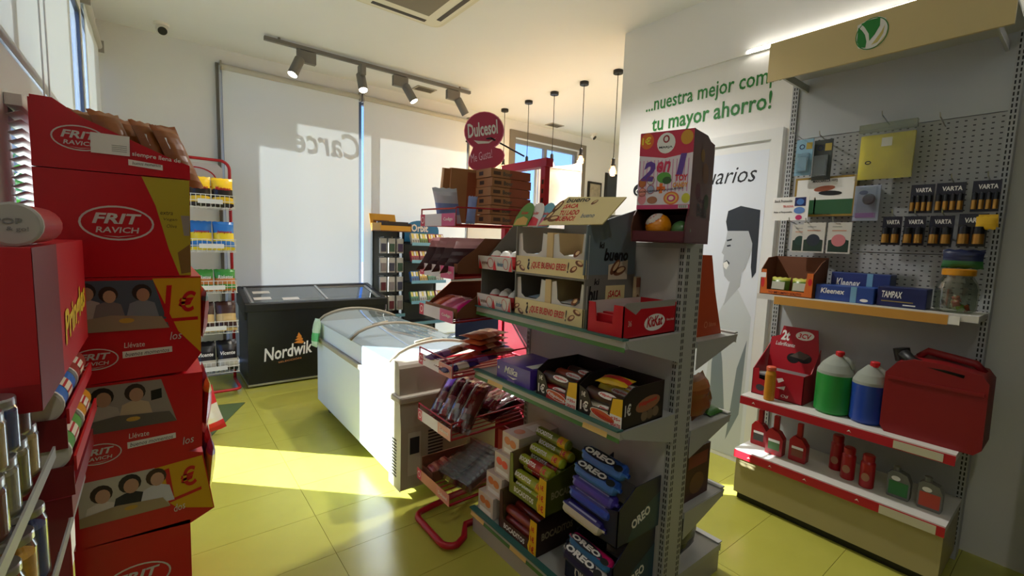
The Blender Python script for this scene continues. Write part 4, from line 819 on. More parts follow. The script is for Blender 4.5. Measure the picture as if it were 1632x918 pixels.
# ------------------------------------------------------------ chocolate display carton with two tiers
kd = thing('chocolate_display', 'large two-tier cream and grey chocolate-bar display on the upper gondola shelf', 'display', (1.45, 1.44, 1.215))
kg = mat((120, 116, 106), .55, name='grey_card'); kcream = mat((226, 208, 150), .5); kw = mat((212, 208, 198), .5); kblue = mat((120, 160, 180), .5); kr = mat((206, 30, 36), .45); brn = mat((120, 70, 40), .5)
KX0, KX1, KY0, KY1 = 1.30, 1.60, 1.205, 1.64
MB().box(KX0, KX1, KY0, KY0+.006, 1.216, 1.43, kg).box(KX0, KX1, KY1-.006, KY1, 1.216, 1.62, kg).box(KX1-.006, KX1, KY0+.006, KY1-.006, 1.216, 1.68, kg).box(KX0+.02, KX1-.006, KY0+.006, KY1-.006, 1.216, 1.224, kw).build('lower_shell', kd)
MB().prism(Fr((0, KY0, 0), X, Z), [(KX0-.01, 1.43), (KX1, 1.43), (KX1, 1.70), (KX0+.10, 1.645), (KX0, 1.62)], -.006, 0, mat((108, 122, 128), .5)).box(KX0, KX1-.006, KY0+.006, KY1-.006, 1.405, 1.413, kg).build('upper_shell', kd)
mid = (KY0+KY1)/2
def tier(z, hh, nm):
    f_ = Fr((KX0, KY1, z), -Y, Z); L = KY1-KY0; g = MB()
    g.prism(f_, [(0, 0), (L, 0), (L, hh*.9), (0, hh*.9)], -.004, 0, kcream)
    g.build(nm+'_front', kd)
    g = MB()
    for (u0, u1) in ((.0, L/2-.02), (L/2+.02, L)):
        P = [(u0, .0), (u1, .0), (u1, .17), (u1-.028, .175), (u1-.035, .10), (u1-.06, .085), (u0+.06, .085), (u0+.035, .10), (u0+.026, .175), (u0, .17)]
        g.prism(Fr(f_.p(0, 0, -.012), f_.u, f_.v), P, -.003, 0, kw)
    g.build(nm+'_cutout', kd)
    MB().obox(f_, L/2-.018, L/2+.018, 0, .178, -.24, -.008, mat((214, 186, 130), .5)).build(nm+'_divider', kd)
    g = MB(); kf = .001
    g.text(f_, '¿QUE BUENO ERES!', .11, hh*.22, .22, hh*.42, kr, .0015, .2, .02).text(f_, '¿', .085, hh*.16, .018, hh*.6, BLACK, .0015, 0, .03).text(f_, '!', .335, hh*.2, .010, hh*.55, BLACK, .0015, .2, .03)
    for (u, v, r) in ((.02, .04, .4), (.05, .02, -.4), (.37, .035, .5), (.40, .06, -.3), (.385, .10, .6)): g.ell(f_, u, v*hh/.085, .022, .011, brn, .0014, 12, r).ell(f_, u+.004, v*hh/.085+.003, .013, .006, mat((226, 190, 140), .5), .002, 10, r)
    g.build(nm+'_print', kd)
tier(1.217, .088, 'lower'); tier(1.414, .082, 'upper')
hf = Fr((KX0+.01, KY1-.01, 1.625), -Y, V3((.55, 0, 1))); hL = KY1-KY0+.02
g = MB().prism(hf, [(.13, 0), (hL+.03, 0), (hL+.09, .115), (.24, .135), (.20, .11), (.165, .05)], -.005, 0, kcream)
g.text(hf, 'bueno', .24, .105, .13, .024, BLACK, .001, .2, .02).text(hf, '¡SACA', .235, .072, .085, .026, kr, .001, .15, .03).text(hf, 'TU LADO', .23, .044, .11, .024, kr, .001, .15, .03).text(hf, 'BUENO!', .225, .016, .105, .024, kr, .001, .15, .03).text(hf, 'bueno', .36, .03, .07, .02, mat((90, 110, 130), .5), .001, .2, .01)
for (u, v, r, s_) in ((.20, .09, .9, 1.2), (.17, .045, .8, 1.1), (.205, .03, .1, 1.2), (.40, .10, .5, .6)): g.ell(hf, u, v, .03*s_, .013*s_, brn, .0008, 12, r).ell(hf, u+.004, v+.003, .018*s_, .006*s_, mat((222, 186, 130), .5), .0014, 10, r)
g.build('header_flap', kd)
for k, (u0, c1, c2, nm) in enumerate(((-.06, (90, 140, 60), (206, 160, 80), 'green'), (.005, (214, 206, 200), (206, 40, 60), 'white'), (.07, (110, 170, 190), (214, 110, 150), 'blue'))):
    g = MB().prism(Fr(hf.p(0, 0, -.006-.006*k), hf.u, hf.v), [(u0, 0), (u0+.10, 0), (u0+.105, .05)]+[(u0+.05+.052*math.cos(t), .05+.075*math.sin(t)) for t in [math.radians(30+q*20) for q in range(7)]]+[(u0-.005, .05)], -.004, 0, mat(c1, .5))
    e_ = Fr(hf.p(0, 0, -.0055-.006*k), hf.u, hf.v); g.poly(e_, [(u0+.005, .003), (u0+.095, .003), (u0+.09, .035), (u0+.05, .05), (u0+.01, .035)], mat(c2, .5)).text(e_, 'Kinder', u0+.025, .06, .05, .016, kr, .0016, 0, .02); g.build('topper_card', kd)
g = MB(); f_ = Fr((KX0, KY0, 1.43), X, Z)
g.text(f_, 'bueno', .10, .055, .15, .05, BLACK, .0015, .2, .04).text(f_, 'ki', .07, .105, .03, .025, BLACK, .0015, .1, .03)
f2 = Fr((KX0, KY0, 1.216), X, Z); g.text(f2, 'bu', .02, .1, .06, .07, BLACK, .0015, .3, .03, .1).text(f2, 'ki', .05, .175, .03, .025, BLACK, .0015, .1, .02)
g.rect(f2, .12, .24, .0, .17, kcream).text(f2, '¡SACA', .135, .115, .08, .035, kr, .0015, .15, .03).text(f2, 'TU LADO', .125, .07, .105, .03, kr, .0015, .15, .03).poly(f_, [(.13, -.02), (.25, -.02), (.25, .06), (.13, .04)], mat((206, 190, 160), .5), .0012)
for (u, v, r) in ((.17, .03, .8), (.20, .015, .3)): g.ell(f_, u, v, .04, .017, brn, .0018, 14, r).ell(f_, u+.005, v+.004, .026, .009, mat((214, 180, 130), .5), .0024, 10, r)
g.build('side_print', kd)
# the far wing with egg packs
wy0, wy1 = 1.645, 1.915
kw_t = thing('egg_display', 'red and white chocolate-egg display wing left of the large display', 'display', (1.4, 1.78, 1.215))
for z, hh in ((1.217, .07), (1.41, .065)):
    f_ = Fr((1.285, wy1, z), -Y, V3((-.12, 0, 1))); g = MB().obox(f_, 0, wy1-wy0, 0, hh, -.004, 0, kw); g.poly(f_, [(0, 0), (.03, 0), (.012, hh*.8)], kr).poly(f_, [(.12, 0), (.15, 0), (.14, hh*.8)], kr).poly(f_, [(.245, 0), (.27, 0), (.27, hh*.9)], kr).text(f_, 'surprise', .03, hh*.3, .05, hh*.35, brn, .0015, .1, .02).text(f_, 'kinder', .16, hh*.3, .05, hh*.35, mat((60, 120, 160), .5), .0015, .1, .02).ring(f_, .105, hh*.5, .025, hh*.4, .003, kr).ring(f_, .225, hh*.5, .02, hh*.4, .003, kr); g.build('front_lip', kw_t)
    MB().box(1.29, 1.58, wy0, wy1, z, z+.006, kg).build('tray', kw_t)
MB().box(1.574, 1.58, wy0, wy1, 1.223, 1.41, kg).box(1.574, 1.58, wy0, wy1, 1.416, 1.62, kg).prism(Fr((0, wy1, 0), X, Z), [(1.30, 1.223), (1.574, 1.223), (1.574, 1.62), (1.50, 1.64), (1.30, 1.43)], 0, .004, kg).build('shell', kw_t)
for z in (1.224, 1.417):
    for k in range(3):
        cy_ = wy0+.06+k*.075; t = thing('egg_pack', 'red and white chocolate egg pack, %s on the %s tier of the egg display' % (('nearest', 'middle', 'farthest')[k], 'lower' if z < 1.3 else 'upper'), 'egg pack', (1.37, cy_, z), 'egg packs in the display wing')
        for dx in (0, .075): MB().lathe((1.35+dx, cy_, z), [(.014, 0), (.03, .014), (.035, .036), (.030, .06), (.016, .08), (.002, .086)], kr, 14, Z, True, PAPER, (3, 5)).build('egg', t)
# bars lying in the tiers
bm_ = [mat((206, 204, 198), .3), mat((160, 180, 196), .3)]
for r_, z in enumerate((1.225, 1.414)):
    for h_ in range(2):
        for k in range(4):
            cy_ = KY0+.03+.11+h_*.20+(k % 2)*.012-.02; fr = Fr((1.40+.012*(k % 2), cy_, z+.022+.019*k), V3((.05*(k-1), -1, 0)), V3((1, .05*(k-1), 0)))
            g = MB().bag(fr, .085, .17, .024, bm_[h_ if k % 2 else 0], [(.4, .6, mat((150, 110, 80), .4))], seed=300+r_*8+h_*4+k, nu=5, nv=6).text(Fr(fr.p(0, 0, .0135), -fr.v, fr.u), 'bueno', -.06, -.01, .10, .022, kr if k % 2 else BLACK, 0, .2, .02)
            g.build('chocolate_bar', label='white wrapped chocolate bar, %s in the %s half of the %s tier' % (('bottom', 'second', 'third', 'top')[k], ('near', 'far')[h_], ('lower', 'upper')[r_]), cat='chocolate bar', group='bars in the two-tier display')
# red wafer carton
kk = thing('wafer_carton', 'open red wafer carton at the near end of the upper gondola shelf', 'carton', (1.48, 1.10, 1.215)); kkr = mat((186, 14, 30), .4)
a0, a1, c0, c1, z0 = 1.29, 1.68, 1.005, 1.175, 1.216
a1 = 1.612
f_ = Fr((a0, c0, z0), X, Z); W_ = a1-a0
MB().box(a0, a1, c0, c1, z0, z0+.004, kkr).prism(f_, [(0, 0), (W_, 0), (W_, .105), (.10, .105), (.07, .085), (0, .12)], -.004, 0, kkr).prism(Fr((a0, c1, z0), X, Z), [(0, 0), (W_, 0), (W_, .12), (0, .12)], 0, .004, mat((200, 190, 180), .5)).prism(Fr((a0, c1, z0), -Y, Z), [(0, 0), (c1-c0, 0), (c1-c0, .12), (c1-c0-.045, .12), (c1-c0-.05, .05), (.045, .05), (.035, .12), (0, .12)], -.004, 0, kkr).box(a1-.004, a1, c0, c1, z0, z0+.12, kkr).build('carton', kk)
g = MB().prism(f_, [(0, .12), (.07, .085), (.10, .105), (W_, .105), (W_, .13), (.02, .13)], -.004, -.002, mat((150, 146, 138), .5)); g.build('inner_flap', kk)
g = MB().ell(f_, .185, .05, .065, .032, PAPER, .001, 22, .05).text(f_, 'KitKat', .135, .032, .10, .04, kkr, .002, .25, .03, .05).text(f_, '36', .025, .045, .02, .022, mat((214, 170, 160), .5), .0015, 0, .02).text(f_, 'Have a break', .26, .05, .05, .010, PAPER, .0015, .2); split_build(g, lambda c: 'number_print' if c.x < a0+.06 else 'motto_print' if c.x > a0+.255 else 'logo_print', kk)
for k in range(6):
    MB().box(a0+.03+k*.035, a0+.052+k*.035, c0+.02, c1-.02, z0+.005, z0+.075+.004*(k % 2), mat((190, 30, 40), .3)).build('wafer_bar', label='red wrapped wafer bar, %s from the open end of the wafer carton' % ('first', 'second', 'third', 'fourth', 'fifth', 'sixth')[k], cat='wafer bar', group='bars in the wafer carton')
g = MB().box(1.59, 1.618, 1.185, 1.20, 1.216, 1.42, mat((206, 180, 140), .5)); f_ = Fr((1.59, 1.185, 1.216), X, Z); g.ell(f_, .014, .1, .012, .03, brn).rect(f_, .0, .028, .16, .2, mat((150, 90, 60), .5)); g.build('chocolate_carton', label='slim cream carton standing behind the wafer carton', cat='carton')
# two-in-one toy sweets carton on top
P0 = V3((1.555, .945, GTOP+.001)); du = V3((-.286, .958, 0)).normalized(); dv = V3((.958, .286, 0)).normalized()
tb = thing('toy_carton', 'tall colourful toy-and-sweets dispenser carton on top of the gondola end', 'carton', P0+du*.1+dv*.15); Wt, Dt, Ht = .20, .33, .415
ft = Fr(P0+du*Wt, -du, Z); dk = mat((88, 22, 34), .4)
g = MB(); g.obox(ft, 0, Wt, .125, Ht, -Dt, -.001, mat((110, 30, 44), .5)); 
g.build('body', tb)
sd_ = Fr(P0, dv, Z)
g = MB().obox(ft, 0, Wt, 0, .006, -Dt, .04, dk).obox(ft, 0, Wt, 0, .042, .036, .04, dk).obox(ft, 0, Wt, .006, .125, -Dt, -Dt+.005, dk)
g.prism(sd_, [(-.04, 0), (Dt, 0), (Dt, .125), (.0, .125), (-.02, .09), (-.04, .042)], -.004, 0, dk).prism(Fr(P0+du*(Wt-.004), dv, Z), [(-.04, 0), (Dt, 0), (Dt, .125), (.0, .125), (-.03, .1), (-.05, .055)], -.004, 0, mat((90, 50, 34), .6)); g.build('tray', tb)
g = MB(); g.prism(sd_, [(0, .10), (Dt, .10), (Dt, Ht-.02), (Dt*.6, Ht+.012), (.02, Ht), (0, Ht)], 0, .001, mat((86, 34, 34), .4))
for (u, v, s_, c_) in ((.2, .28, .05, (150, 90, 30)), (.1, .2, .04, (120, 30, 60)), (.24, .17, .04, (60, 90, 40)), (.14, .34, .03, (180, 130, 40))): g.ell(sd_, u, v, s_, s_*.8, mat([int(q*.75) for q in c_], .5), .0016)
g.text(sd_, 'Balls', .10, .105, .16, .05, BLACK, .002, 0, .03).text(sd_, 'Candy', .1, .155, .12, .025, mat((60, 10, 40), .5), .002, .2, .02); g.build('side_print', tb)
pk_ = mat((196, 60, 110), .45); pur = mat((96, 60, 150), .45); org = mat((226, 110, 30), .45); grn = mat((90, 160, 60), .45)
g = MB().rect(ft, 0, Wt, .126, Ht-.002, mat((226, 216, 222), .45), .001)
for k in range(14): g.rect(ft, .003+k*.014, .006+k*.014, .19, .31, mat((206, 130, 180), .5), .0014)
g.rect(ft, 0, Wt, .126, .142, pk_, .0016).poly(ft, [(0, Ht-.085), (Wt*.5, Ht-.10), (Wt, Ht-.085), (Wt, Ht-.002), (0, Ht-.002)], mat((196, 40, 70), .45), .0016)
g.ell(ft, .027, Ht-.032, .026, .03, org, .002).text(ft, '1€', .008, Ht-.045, .034, .028, mat((240, 226, 60), .5), .003, 0, .03).ell(ft, .1, Ht-.045, .034, .038, PAPER, .0022).ring(ft, .1, Ht-.03, .012, .014, .005, mat((150, 20, 30), .5), .003).text(ft, 'MARJA', .075, Ht-.066, .05, .01, BLACK, .003, 0, .02).ell(ft, .175, Ht-.03, .022, .026, mat((206, 150, 40), .5), .002)
g.text(ft, '2', .01, .235, .05, .075, pur, .0026, .15, .05, -.12).text(ft, 'en', .07, .262, .052, .042, mat((206, 50, 90), .45), .0026, .25, .03).text(ft, '1', .145, .25, .034, .078, pur, .0026, .15, .05).ell(ft, .1, .243, .027, .02, grn, .0022).ell(ft, .112, .232, .017, .014, mat((50, 90, 40), .5), .0026).text(ft, 'TOY', .142, .228, .045, .024, mat((206, 40, 50), .45), .003, 0, .04).text(ft, 'CANDY', .135, .205, .055, .018, mat((226, 150, 50), .45), .003, .1, .04)
for (u, v, c_) in ((.018, .225, (190, 110, 50)), (.05, .235, (206, 200, 190)), (.02, .19, (226, 150, 130)), (.052, .2, (150, 160, 190))): g.ell(ft, u, v, .014, .016, mat(c_, .45), .0024).ring(ft, u, v, .015, .017, .002, mat((160, 60, 60), .5), .003)
g.rect(ft, .085, .097, .185, .222, org, .0026).rect(ft, .075, .107, .197, .210, org, .0026).text(ft, 'GOLOSINAS + JUGUETES', .005, .186, .17, .009, BLACK, .003, .1, .02, .06)
for k, (r_, c_) in enumerate(((.036, (226, 120, 60)), (.028, (236, 190, 90)), (.020, (206, 70, 120)), (.012, (240, 220, 190)))): g.ell(ft, .132, .166, r_*.8, r_*.68, mat(c_, .45), .0022+.0005*k)
g.ell(ft, .185, .165, .015, .018, mat((206, 200, 60), .5), .0024).ell(ft, .06, .16, .02, .014, mat((170, 110, 80), .5), .0024).ell(ft, .02, .165, .016, .022, mat((226, 140, 150), .5), .0024).rect(ft, .16, .195, .128, .140, PAPER, .0026)
for q in range(9): g.rect(ft, .163+q*.0033, .1645+q*.0033, .129, .139, BLACK, .0032)
g.build('front_print', tb)
bc = P0+du*.115+dv*.015+Z*.062; bt = thing('toy_ball', 'orange sweet-filled ball with striped cap in the dispenser tray', 'ball', bc-Z*.048)
pf_ = [(.048*math.sin(math.radians(a))+.0005, -.048*math.cos(math.radians(a))) for a in range(0, 181, 12)]
MB().lathe(bc, pf_, mat((226, 140, 20), .2, coat=.5), 24).build('shell', bt); MB().lathe(bc, [(r_*1.01, z_*1.01) for r_, z_ in pf_[11:]], mat((206, 196, 190), .3), 24, V3((-.55, .25, .8))).build('cap', bt)
g = MB()
for k in range(8):
    a_ = k*math.pi/4; ax_ = V3((-.55, .25, .8)).normalized(); u_ = ax_.orthogonal().normalized(); w_ = ax_.cross(u_)
    def sp_(th, ph): return bc+(ax_*math.cos(th)+(u_*math.cos(ph)+w_*math.sin(ph))*math.sin(th))*.0495
    g.add([sp_(.3, a_), sp_(.85, a_), sp_(.85, a_+.4), sp_(.3, a_+.4)], [(0, 1, 2, 3)], mat((190, 30, 40), .4))
g.build('stripes', bt)
c2_ = bc-du*.08+dv*.02; MB().lathe(c2_-Z*.015, [(r_*.75, z_*.75) for r_, z_ in pf_], mat((70, 110, 60), .3), 18).build('toy_ball', label='small green ball at the right of the dispenser tray', cat='ball')
# ------------------------------------------------------------ middle shelf
z0 = .886
mk = MB().box(1.295, 1.52, 1.50, 1.75, z0, z0+.092, mat((78, 52, 150), .4)); f_ = face('-x', 1.295, 1.52, 1.50, 1.75, z0, z0+.092); mk.text(f_, 'Milka', .06, .042, .10, .034, PAPER, .0015, .3, .02).poly(f_, [(.08, .034), (.13, .022), (.16, .034), (.12, .03)], PAPER).rect(f_, .085, .14, .008, .018, mat((150, 130, 190), .5)).rect(f_, .01, .02, .05, .062, PAPER)
t_ = face('+z', 1.295, 1.52, 1.50, 1.75, z0, z0+.092); mk.rect(t_, .03, .16, .02, .07, PAPER).build('chocolate_carton', label='purple chocolate carton at the far end of the middle gondola shelf', cat='carton')
def fili(y0, y1, kind, lab):
    x0, x1 = 1.295, 1.545; t = thing('biscuit_carton', lab, 'carton', ((x0+x1)/2, (y0+y1)/2, z0), 'open biscuit cartons on the middle shelf')
    dkb = mat((34, 26, 24), .45); L = y1-y0
    f_ = Fr((x0, y1, z0), -Y, Z)
    MB().box(x0, x1, y0, y1, z0, z0+.004, dkb).prism(f_, [(0, 0), (L, 0), (L, .118), (L-.05, .11), (L-.065, .055), (.07, .05), (.045, .10), (0, .115)], -.004, 0, dkb).prism(Fr((x0, y0, z0), X, Z), [(0, 0), (x1-x0, 0), (x1-x0, .15), (.06, .15), (0, .118)], -.004, 0, dkb).prism(Fr((x0, y1, z0), X, Z), [(0, 0), (x1-x0, 0), (x1-x0, .15), (.06, .15), (0, .115)], 0, .004, dkb).box(x1-.004, x1, y0, y1, z0, z0+.15, dkb).build('carton', t)
    col = (186, 40, 36) if kind else (196, 180, 150)
    g = MB().poly(f_, [(.06, .002), (L-.06, .002), (L-.065, .052), (.075, .047)], mat(col, .45)).poly(f_, [(L-.06, .0), (L, .0), (L, .05), (L-.055, .05)], PAPER).poly(f_, [(L-.055, .05), (L, .05), (L, .116), (L-.045, .108)], YEL)
    g.ell(f_, .125, .03, .062, .018, PAPER, .0012, 18, -.12).ell(f_, .125, .03, .058, .0155, mat((206, 90, 40), .5), .0016, 18, -.12).text(f_, 'Filipinos', .075, .024, .10, .017, PAPER if kind else kr, .0022, .15, .03, -.12)
    g.text(f_, '1€', .012, .02, .042, .04, PAPER, .0016, 0, .03).text(f_, '1€', .018, .075, .02, .02, PAPER, .0016, 0, .02).text(f_, '+35g', L-.05, .028, .044, .015, kr, .0016, 0, .03).text(f_, 'GRATIS', L-.052, .008, .048, .013, kr, .0016, 0, .03)
    h_ = Fr((x0, y0, z0), X, Z); g.ell(h_, .15, .075, .075, .028, mat((150, 100, 70), .5), .0012, 18, .12).text(h_, 'Filipinos', .095, .065, .11, .02, kr, .002, .15, .03, .12).text(h_, '1€', .012, .05, .035, .045, PAPER, .0016, 0, .03).ell(h_, .13, .03, .02, .02, mat((120, 100, 80), .5), .0012).ell(h_, .165, .032, .02, .02, mat((110, 90, 70), .5), .0014).ell(h_, .2, .036, .02, .02, mat((120, 100, 80), .5), .0012); split_build(g, lambda c: 'front_print' if c.x < x0 else 'side_print', t)
    cols = [(190, 40, 40), (170, 30, 60), (150, 60, 40)] if kind else [(206, 196, 170), (40, 34, 34), (200, 180, 60)]
    for r_ in range(2):
        for k in range(3):
            cx_ = x0+.035+k*.075; zz = z0+.035+r_*.052; g = MB(); ya, yb = y0+.014, y1-.014
            cc = mat(cols[(k+r_) % 3], .28)
            g.lathe((cx_, ya, zz), [(.006, 0), (.022, .006), (.026, .014), (.026, yb-ya-.014), (.022, yb-ya-.006), (.006, yb-ya)], cc, 12, Y, True, mat((60, 36, 30), .3), (2, 3) if (k+r_) % 2 else None)
            e_ = Fr((cx_-.022, yb, zz+.016), -Y, V3((.6, 0, 1))); g.ell(e_, .12, .0, .045, .012, PAPER, .002, 14).text(e_, 'Filipinos', .085, -.006, .07, .011, kr, .003, .15, .03)
            g.build('biscuit_roll', label='%s biscuit roll, %s layer, %s, in the %s' % (('red', 'pale')[0 if kind else 1], ('lower', 'upper')[r_], ('front', 'middle', 'back')[k], 'red biscuit carton' if kind else 'white biscuit carton'), cat='biscuit roll', group='rolls in the biscuit cartons')
fili(1.215, 1.455, 1, 'open biscuit carton of red rolls in the middle of the middle shelf'); fili(.99, 1.205, 0, 'open biscuit carton of white and dark rolls at the near end of the middle shelf')
g = MB().bag(Fr((1.36, 1.08, 1.036), V3((.2, -1, 0)), V3((1, .2, .1))), .13, .08, .03, mat((214, 170, 40), .25), [(.3, .7, mat((190, 40, 40), .3))], seed=400); g.build('sweet_pouch', label='small yellow and red pouch on top of the white biscuit carton', cat='pouch')
# ------------------------------------------------------------ bottom shelf
z0 = .136
for k, (y0, zz) in enumerate(((1.755, z0), (1.715, z0+.115), (1.675, z0+.23), (1.64, z0+.345))):
    x0 = 1.30+.02*k; g = MB().box(x0, x0+.27, y0, y0+.13, zz, zz+.113, mat((206, 192, 178), .5)); f_ = face('-x', x0, x0+.27, y0, y0+.13, zz, zz+.113); h_ = face('+z', x0, x0+.27, y0, y0+.13, zz, zz+.113)
    oc = mat((206, 120, 60), .5) if k != 2 else mat((226, 80, 50), .5)
    g.ell(f_, .04, .075, .025, .02, oc).ell(f_, .085, .07, .025, .02, oc).rect(f_, .015, .115, .012, .035, PAPER).ell(h_, .06, .07, .03, .03, oc).rect(h_, .12, .2, .03, .1, PAPER); g.build('white_carton', label='white biscuit box with orange print, %s in the stepped pile' % ('lowest', 'second from the bottom', 'third from the bottom', 'topmost')[k], cat='carton', group='stepped white boxes on the bottom shelf')
def boca(y0, y1, z0, tint, tilt, lab, nm):
    x0, x1 = 1.30, 1.56; t = thing('wafer_roll_carton', lab, 'carton', ((x0+x1)/2, (y0+y1)/2, z0), 'open wafer-roll cartons'); cm = mat(tint, .5); L = y1-y0
    f_ = Fr((x0, y1, z0), -Y, V3((-.25*tilt, 0, 1)).normalized()); k = .165
    b_ = Fr((x0, y1, z0), -Y, V3((0, 0, 1)))
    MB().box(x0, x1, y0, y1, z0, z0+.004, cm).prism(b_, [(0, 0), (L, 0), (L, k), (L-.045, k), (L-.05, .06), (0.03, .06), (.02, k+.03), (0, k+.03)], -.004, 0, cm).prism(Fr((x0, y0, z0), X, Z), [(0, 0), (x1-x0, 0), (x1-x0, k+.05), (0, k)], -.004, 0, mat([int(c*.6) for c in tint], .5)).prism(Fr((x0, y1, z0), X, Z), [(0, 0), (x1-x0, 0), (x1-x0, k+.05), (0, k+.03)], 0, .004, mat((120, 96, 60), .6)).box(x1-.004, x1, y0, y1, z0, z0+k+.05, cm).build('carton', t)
    g = MB().poly(b_, [(L-.05, .0), (L, .0), (L, k), (L-.045, k), (L-.05, .06), (L-.06, .03)], YEL).text(b_, 'BOCADITOS', .04, .02, L-.12, .026, PAPER, .0015, .1, .03)
    for q in range(3): g.text(b_, '1€', L-.042+.002*q, .012+.05*q, .03-.004*q, .032-.004*q, kr, .0018, 0, .03)
    h_ = Fr((x0, y0, z0), X, Z); g.text(h_, 'BOCADITOS', .03, .07, .2, .035, mat((150, 140, 110), .5), .0015, 0, .03); split_build(g, lambda c: 'front_print' if c.x < x0 else 'side_print', t)
    return t
boca(1.42, 1.70, z0, (74, 40, 26), 0, 'dark brown wafer-roll carton on the bottom shelf', 'brown'); boca(1.37, 1.63, .335+.021, (120, 128, 34), 1, 'olive green wafer-roll carton stacked on the brown one', 'olive')
rc = [((150, 60, 40), 'brown', z0+.03), ]
for k in range(4):
    cx_ = 1.345+.055*(k % 2); zz = z0+.045+.05*(k//2); MB().lathe((cx_, 1.435, zz), [(.008, 0), (.02, .006), (.024, .012), (.024, .238), (.008, .25)], mat((130, 44, 34), .3), 12, Y, True, mat((40, 30, 30), .3), (3, 4)).build('wafer_roll', label='dark red wafer roll, %s in the brown carton' % ('lower front', 'lower back', 'upper front', 'upper back')[k], cat='wafer roll', group='rolls in the brown carton')
ol = mat((150, 156, 40), .3); 
pos = [(1.335, .395, 0), (1.335, .445, 1), (1.385, .42, 2), (1.385, .475, 3), (1.36, .515, 4), (1.435, .50, 5), (1.42, .555, 6), (1.48, .565, 7), (1.465, .625, 8)]
dsc = ['lowest front', 'second in front', 'lowest behind the front', 'with a red band behind the front', 'red-banded on the second layer', 'in the middle of the pile', 'dark-ended above the middle', 'at the back', 'topmost']
for cx_, zz, k in pos:
    y0 = 1.385+.006*(k % 3); L = .225; g = MB(); mm = mat((176, 190, 50), .28) if k % 3 == 0 else (ol if k % 3 == 1 else mat((120, 130, 40), .3)); rb = mat((166, 26, 30), .35)
    g.lathe((cx_, y0, zz), [(.006, 0), (.021, .006), (.025, .014), (.025, .065), (.025, .15), (.025, L-.014), (.021, L-.006), (.006, L)], mm, 14, Y, True, rb if k in (3, 4, 5) else YEL, (3, 4) if k in (3, 4, 5) else (2, 3))
    e_ = Fr((cx_-.024, y0+L, zz+.012), -Y, V3((.5, 0, 1))); g.text(e_, 'BOCADITOS', .02, -.006, .11, .02, PAPER, .004, 0, .03, 0).text(e_, '1€', .17, -.008, .03, .024, kr, .004, 0, .03); g.build('wafer_roll', label='green wafer roll in the olive carton, '+dsc[k], cat='wafer roll', group='rolls in the olive carton')
# sandwich-biscuit cartons and packs
ob = mat((28, 40, 110), .3); obl = mat((30, 70, 150), .28); tealb = mat((26, 96, 120), .4)
def ocart(z0, z1, y0, y1, c1, c2, lab, word=True):
    x0, x1 = 1.335, 1.60; t = thing('sandwich_biscuit_carton', lab, 'carton', ((x0+x1)/2, (y0+y1)/2, z0), 'sandwich-biscuit cartons'); m1 = mat(c1, .4)
    f_ = Fr((x0, y1, z0), -Y, Z); h = z1-z0; L = y1-y0; h_ = Fr((x0, y0, z0), X, Z)
    MB().box(x0, x1, y0, y1, z0, z0+.004, m1).prism(f_, [(0, 0), (L, 0), (L, h*.7), (0, h*.35)], -.004, 0, m1).prism(h_, [(0, 0), (x1-x0, 0), (x1-x0, h), (.1, h), (0, h*.7)], -.004, 0, m1).prism(Fr((x0, y1, z0), X, Z), [(0, 0), (x1-x0, 0), (x1-x0, h), (0, h*.6)], 0, .004, m1).build('carton', t)
    g = MB().poly(h_, [(.06, 0), (x1-x0, 0), (x1-x0, h*.7), (.12, h*.45)], mat(c2, .4)); g.text(h_, 'OREO', .09, h*.2, .12, .04, PAPER, .0016, 0, .04, .3)
    if word: g.text(f_, 'OREO', .06, h*.05, .1, h*.25, PAPER, .0016, 0, .04, .1)
    split_build(g, lambda c: 'front_print' if c.x < x0 else 'side_print', t)
ocart(.137, .40, 1.02, 1.27, (16, 20, 50), (20, 60, 80), 'navy and teal sandwich-biscuit carton at the bottom of the pile'); ocart(.405, .62, 1.01, 1.26, (18, 22, 56), (20, 56, 76), 'dark navy sandwich-biscuit carton upper in the pile', False)
def opack(x, y, z, L, w, h, m, m2, lab, ang=0, lift=.06, word=True):
    ax_ = V3((math.sin(ang), -math.cos(ang), -lift)).normalized(); r_ = w*.42; c = V3((x, y, z))-ax_*L/2; g = MB(); nn = 16; vdir = V3((1, math.sin(ang), .55)).normalized(); vdir = (vdir-vdir.dot(ax_)*ax_).normalized(); nd = ax_.cross(vdir)
    prof = [(.25, 0), (.3, .012), (.85, .02), (1, .032), (1, L*.5), (1, L-.032), (.85, L-.02), (.3, L-.012), (.25, L)]
    ring = [[c+ax_*t+(vdir*math.cos(2*math.pi*j/nn)+nd*math.sin(2*math.pi*j/nn)*.8)*r_*q*(1+.02*((i*j) % 3-1)) for j in range(nn)] for i, (q, t) in enumerate(prof)]
    for i in range(len(prof)-1):
        for j in range(nn): g.add([ring[i][j], ring[i][(j+1) % nn], ring[i+1][(j+1) % nn], ring[i+1][j]], [(0, 1, 2, 3)], m2 if 5 <= j <= 9 else m, True)
    e_ = Fr(c+nd*(r_*.8+.0015), ax_, vdir)
    if word: g.ell(e_, L*.42, .0, .085, r_*.62, mat((16, 18, 40), .4), 0, 18).text(e_, 'OREO', L*.42-.075, -r_*.36, .15, r_*.72, PAPER, .001, .05, .05).ell(e_, L*.84, -r_*.2, .02, r_*.4, BLACK, .001)
    else: g.rect(e_, .04, L-.04, -r_*.1, r_*.12, mat((150, 150, 190), .4), 0)
    g.build('sandwich_biscuit_pack', label=lab, cat='biscuit pack', group='sandwich-biscuit packs on the bottom shelf')
opack(1.40, 1.14, .675, .24, .085, .05, obl, mat((60, 110, 180), .28), 'blue sandwich-biscuit roll, topmost of the pile'); opack(1.37, 1.15, .62, .24, .085, .05, obl, mat((60, 110, 180), .28), 'blue sandwich-biscuit roll, second from the top')
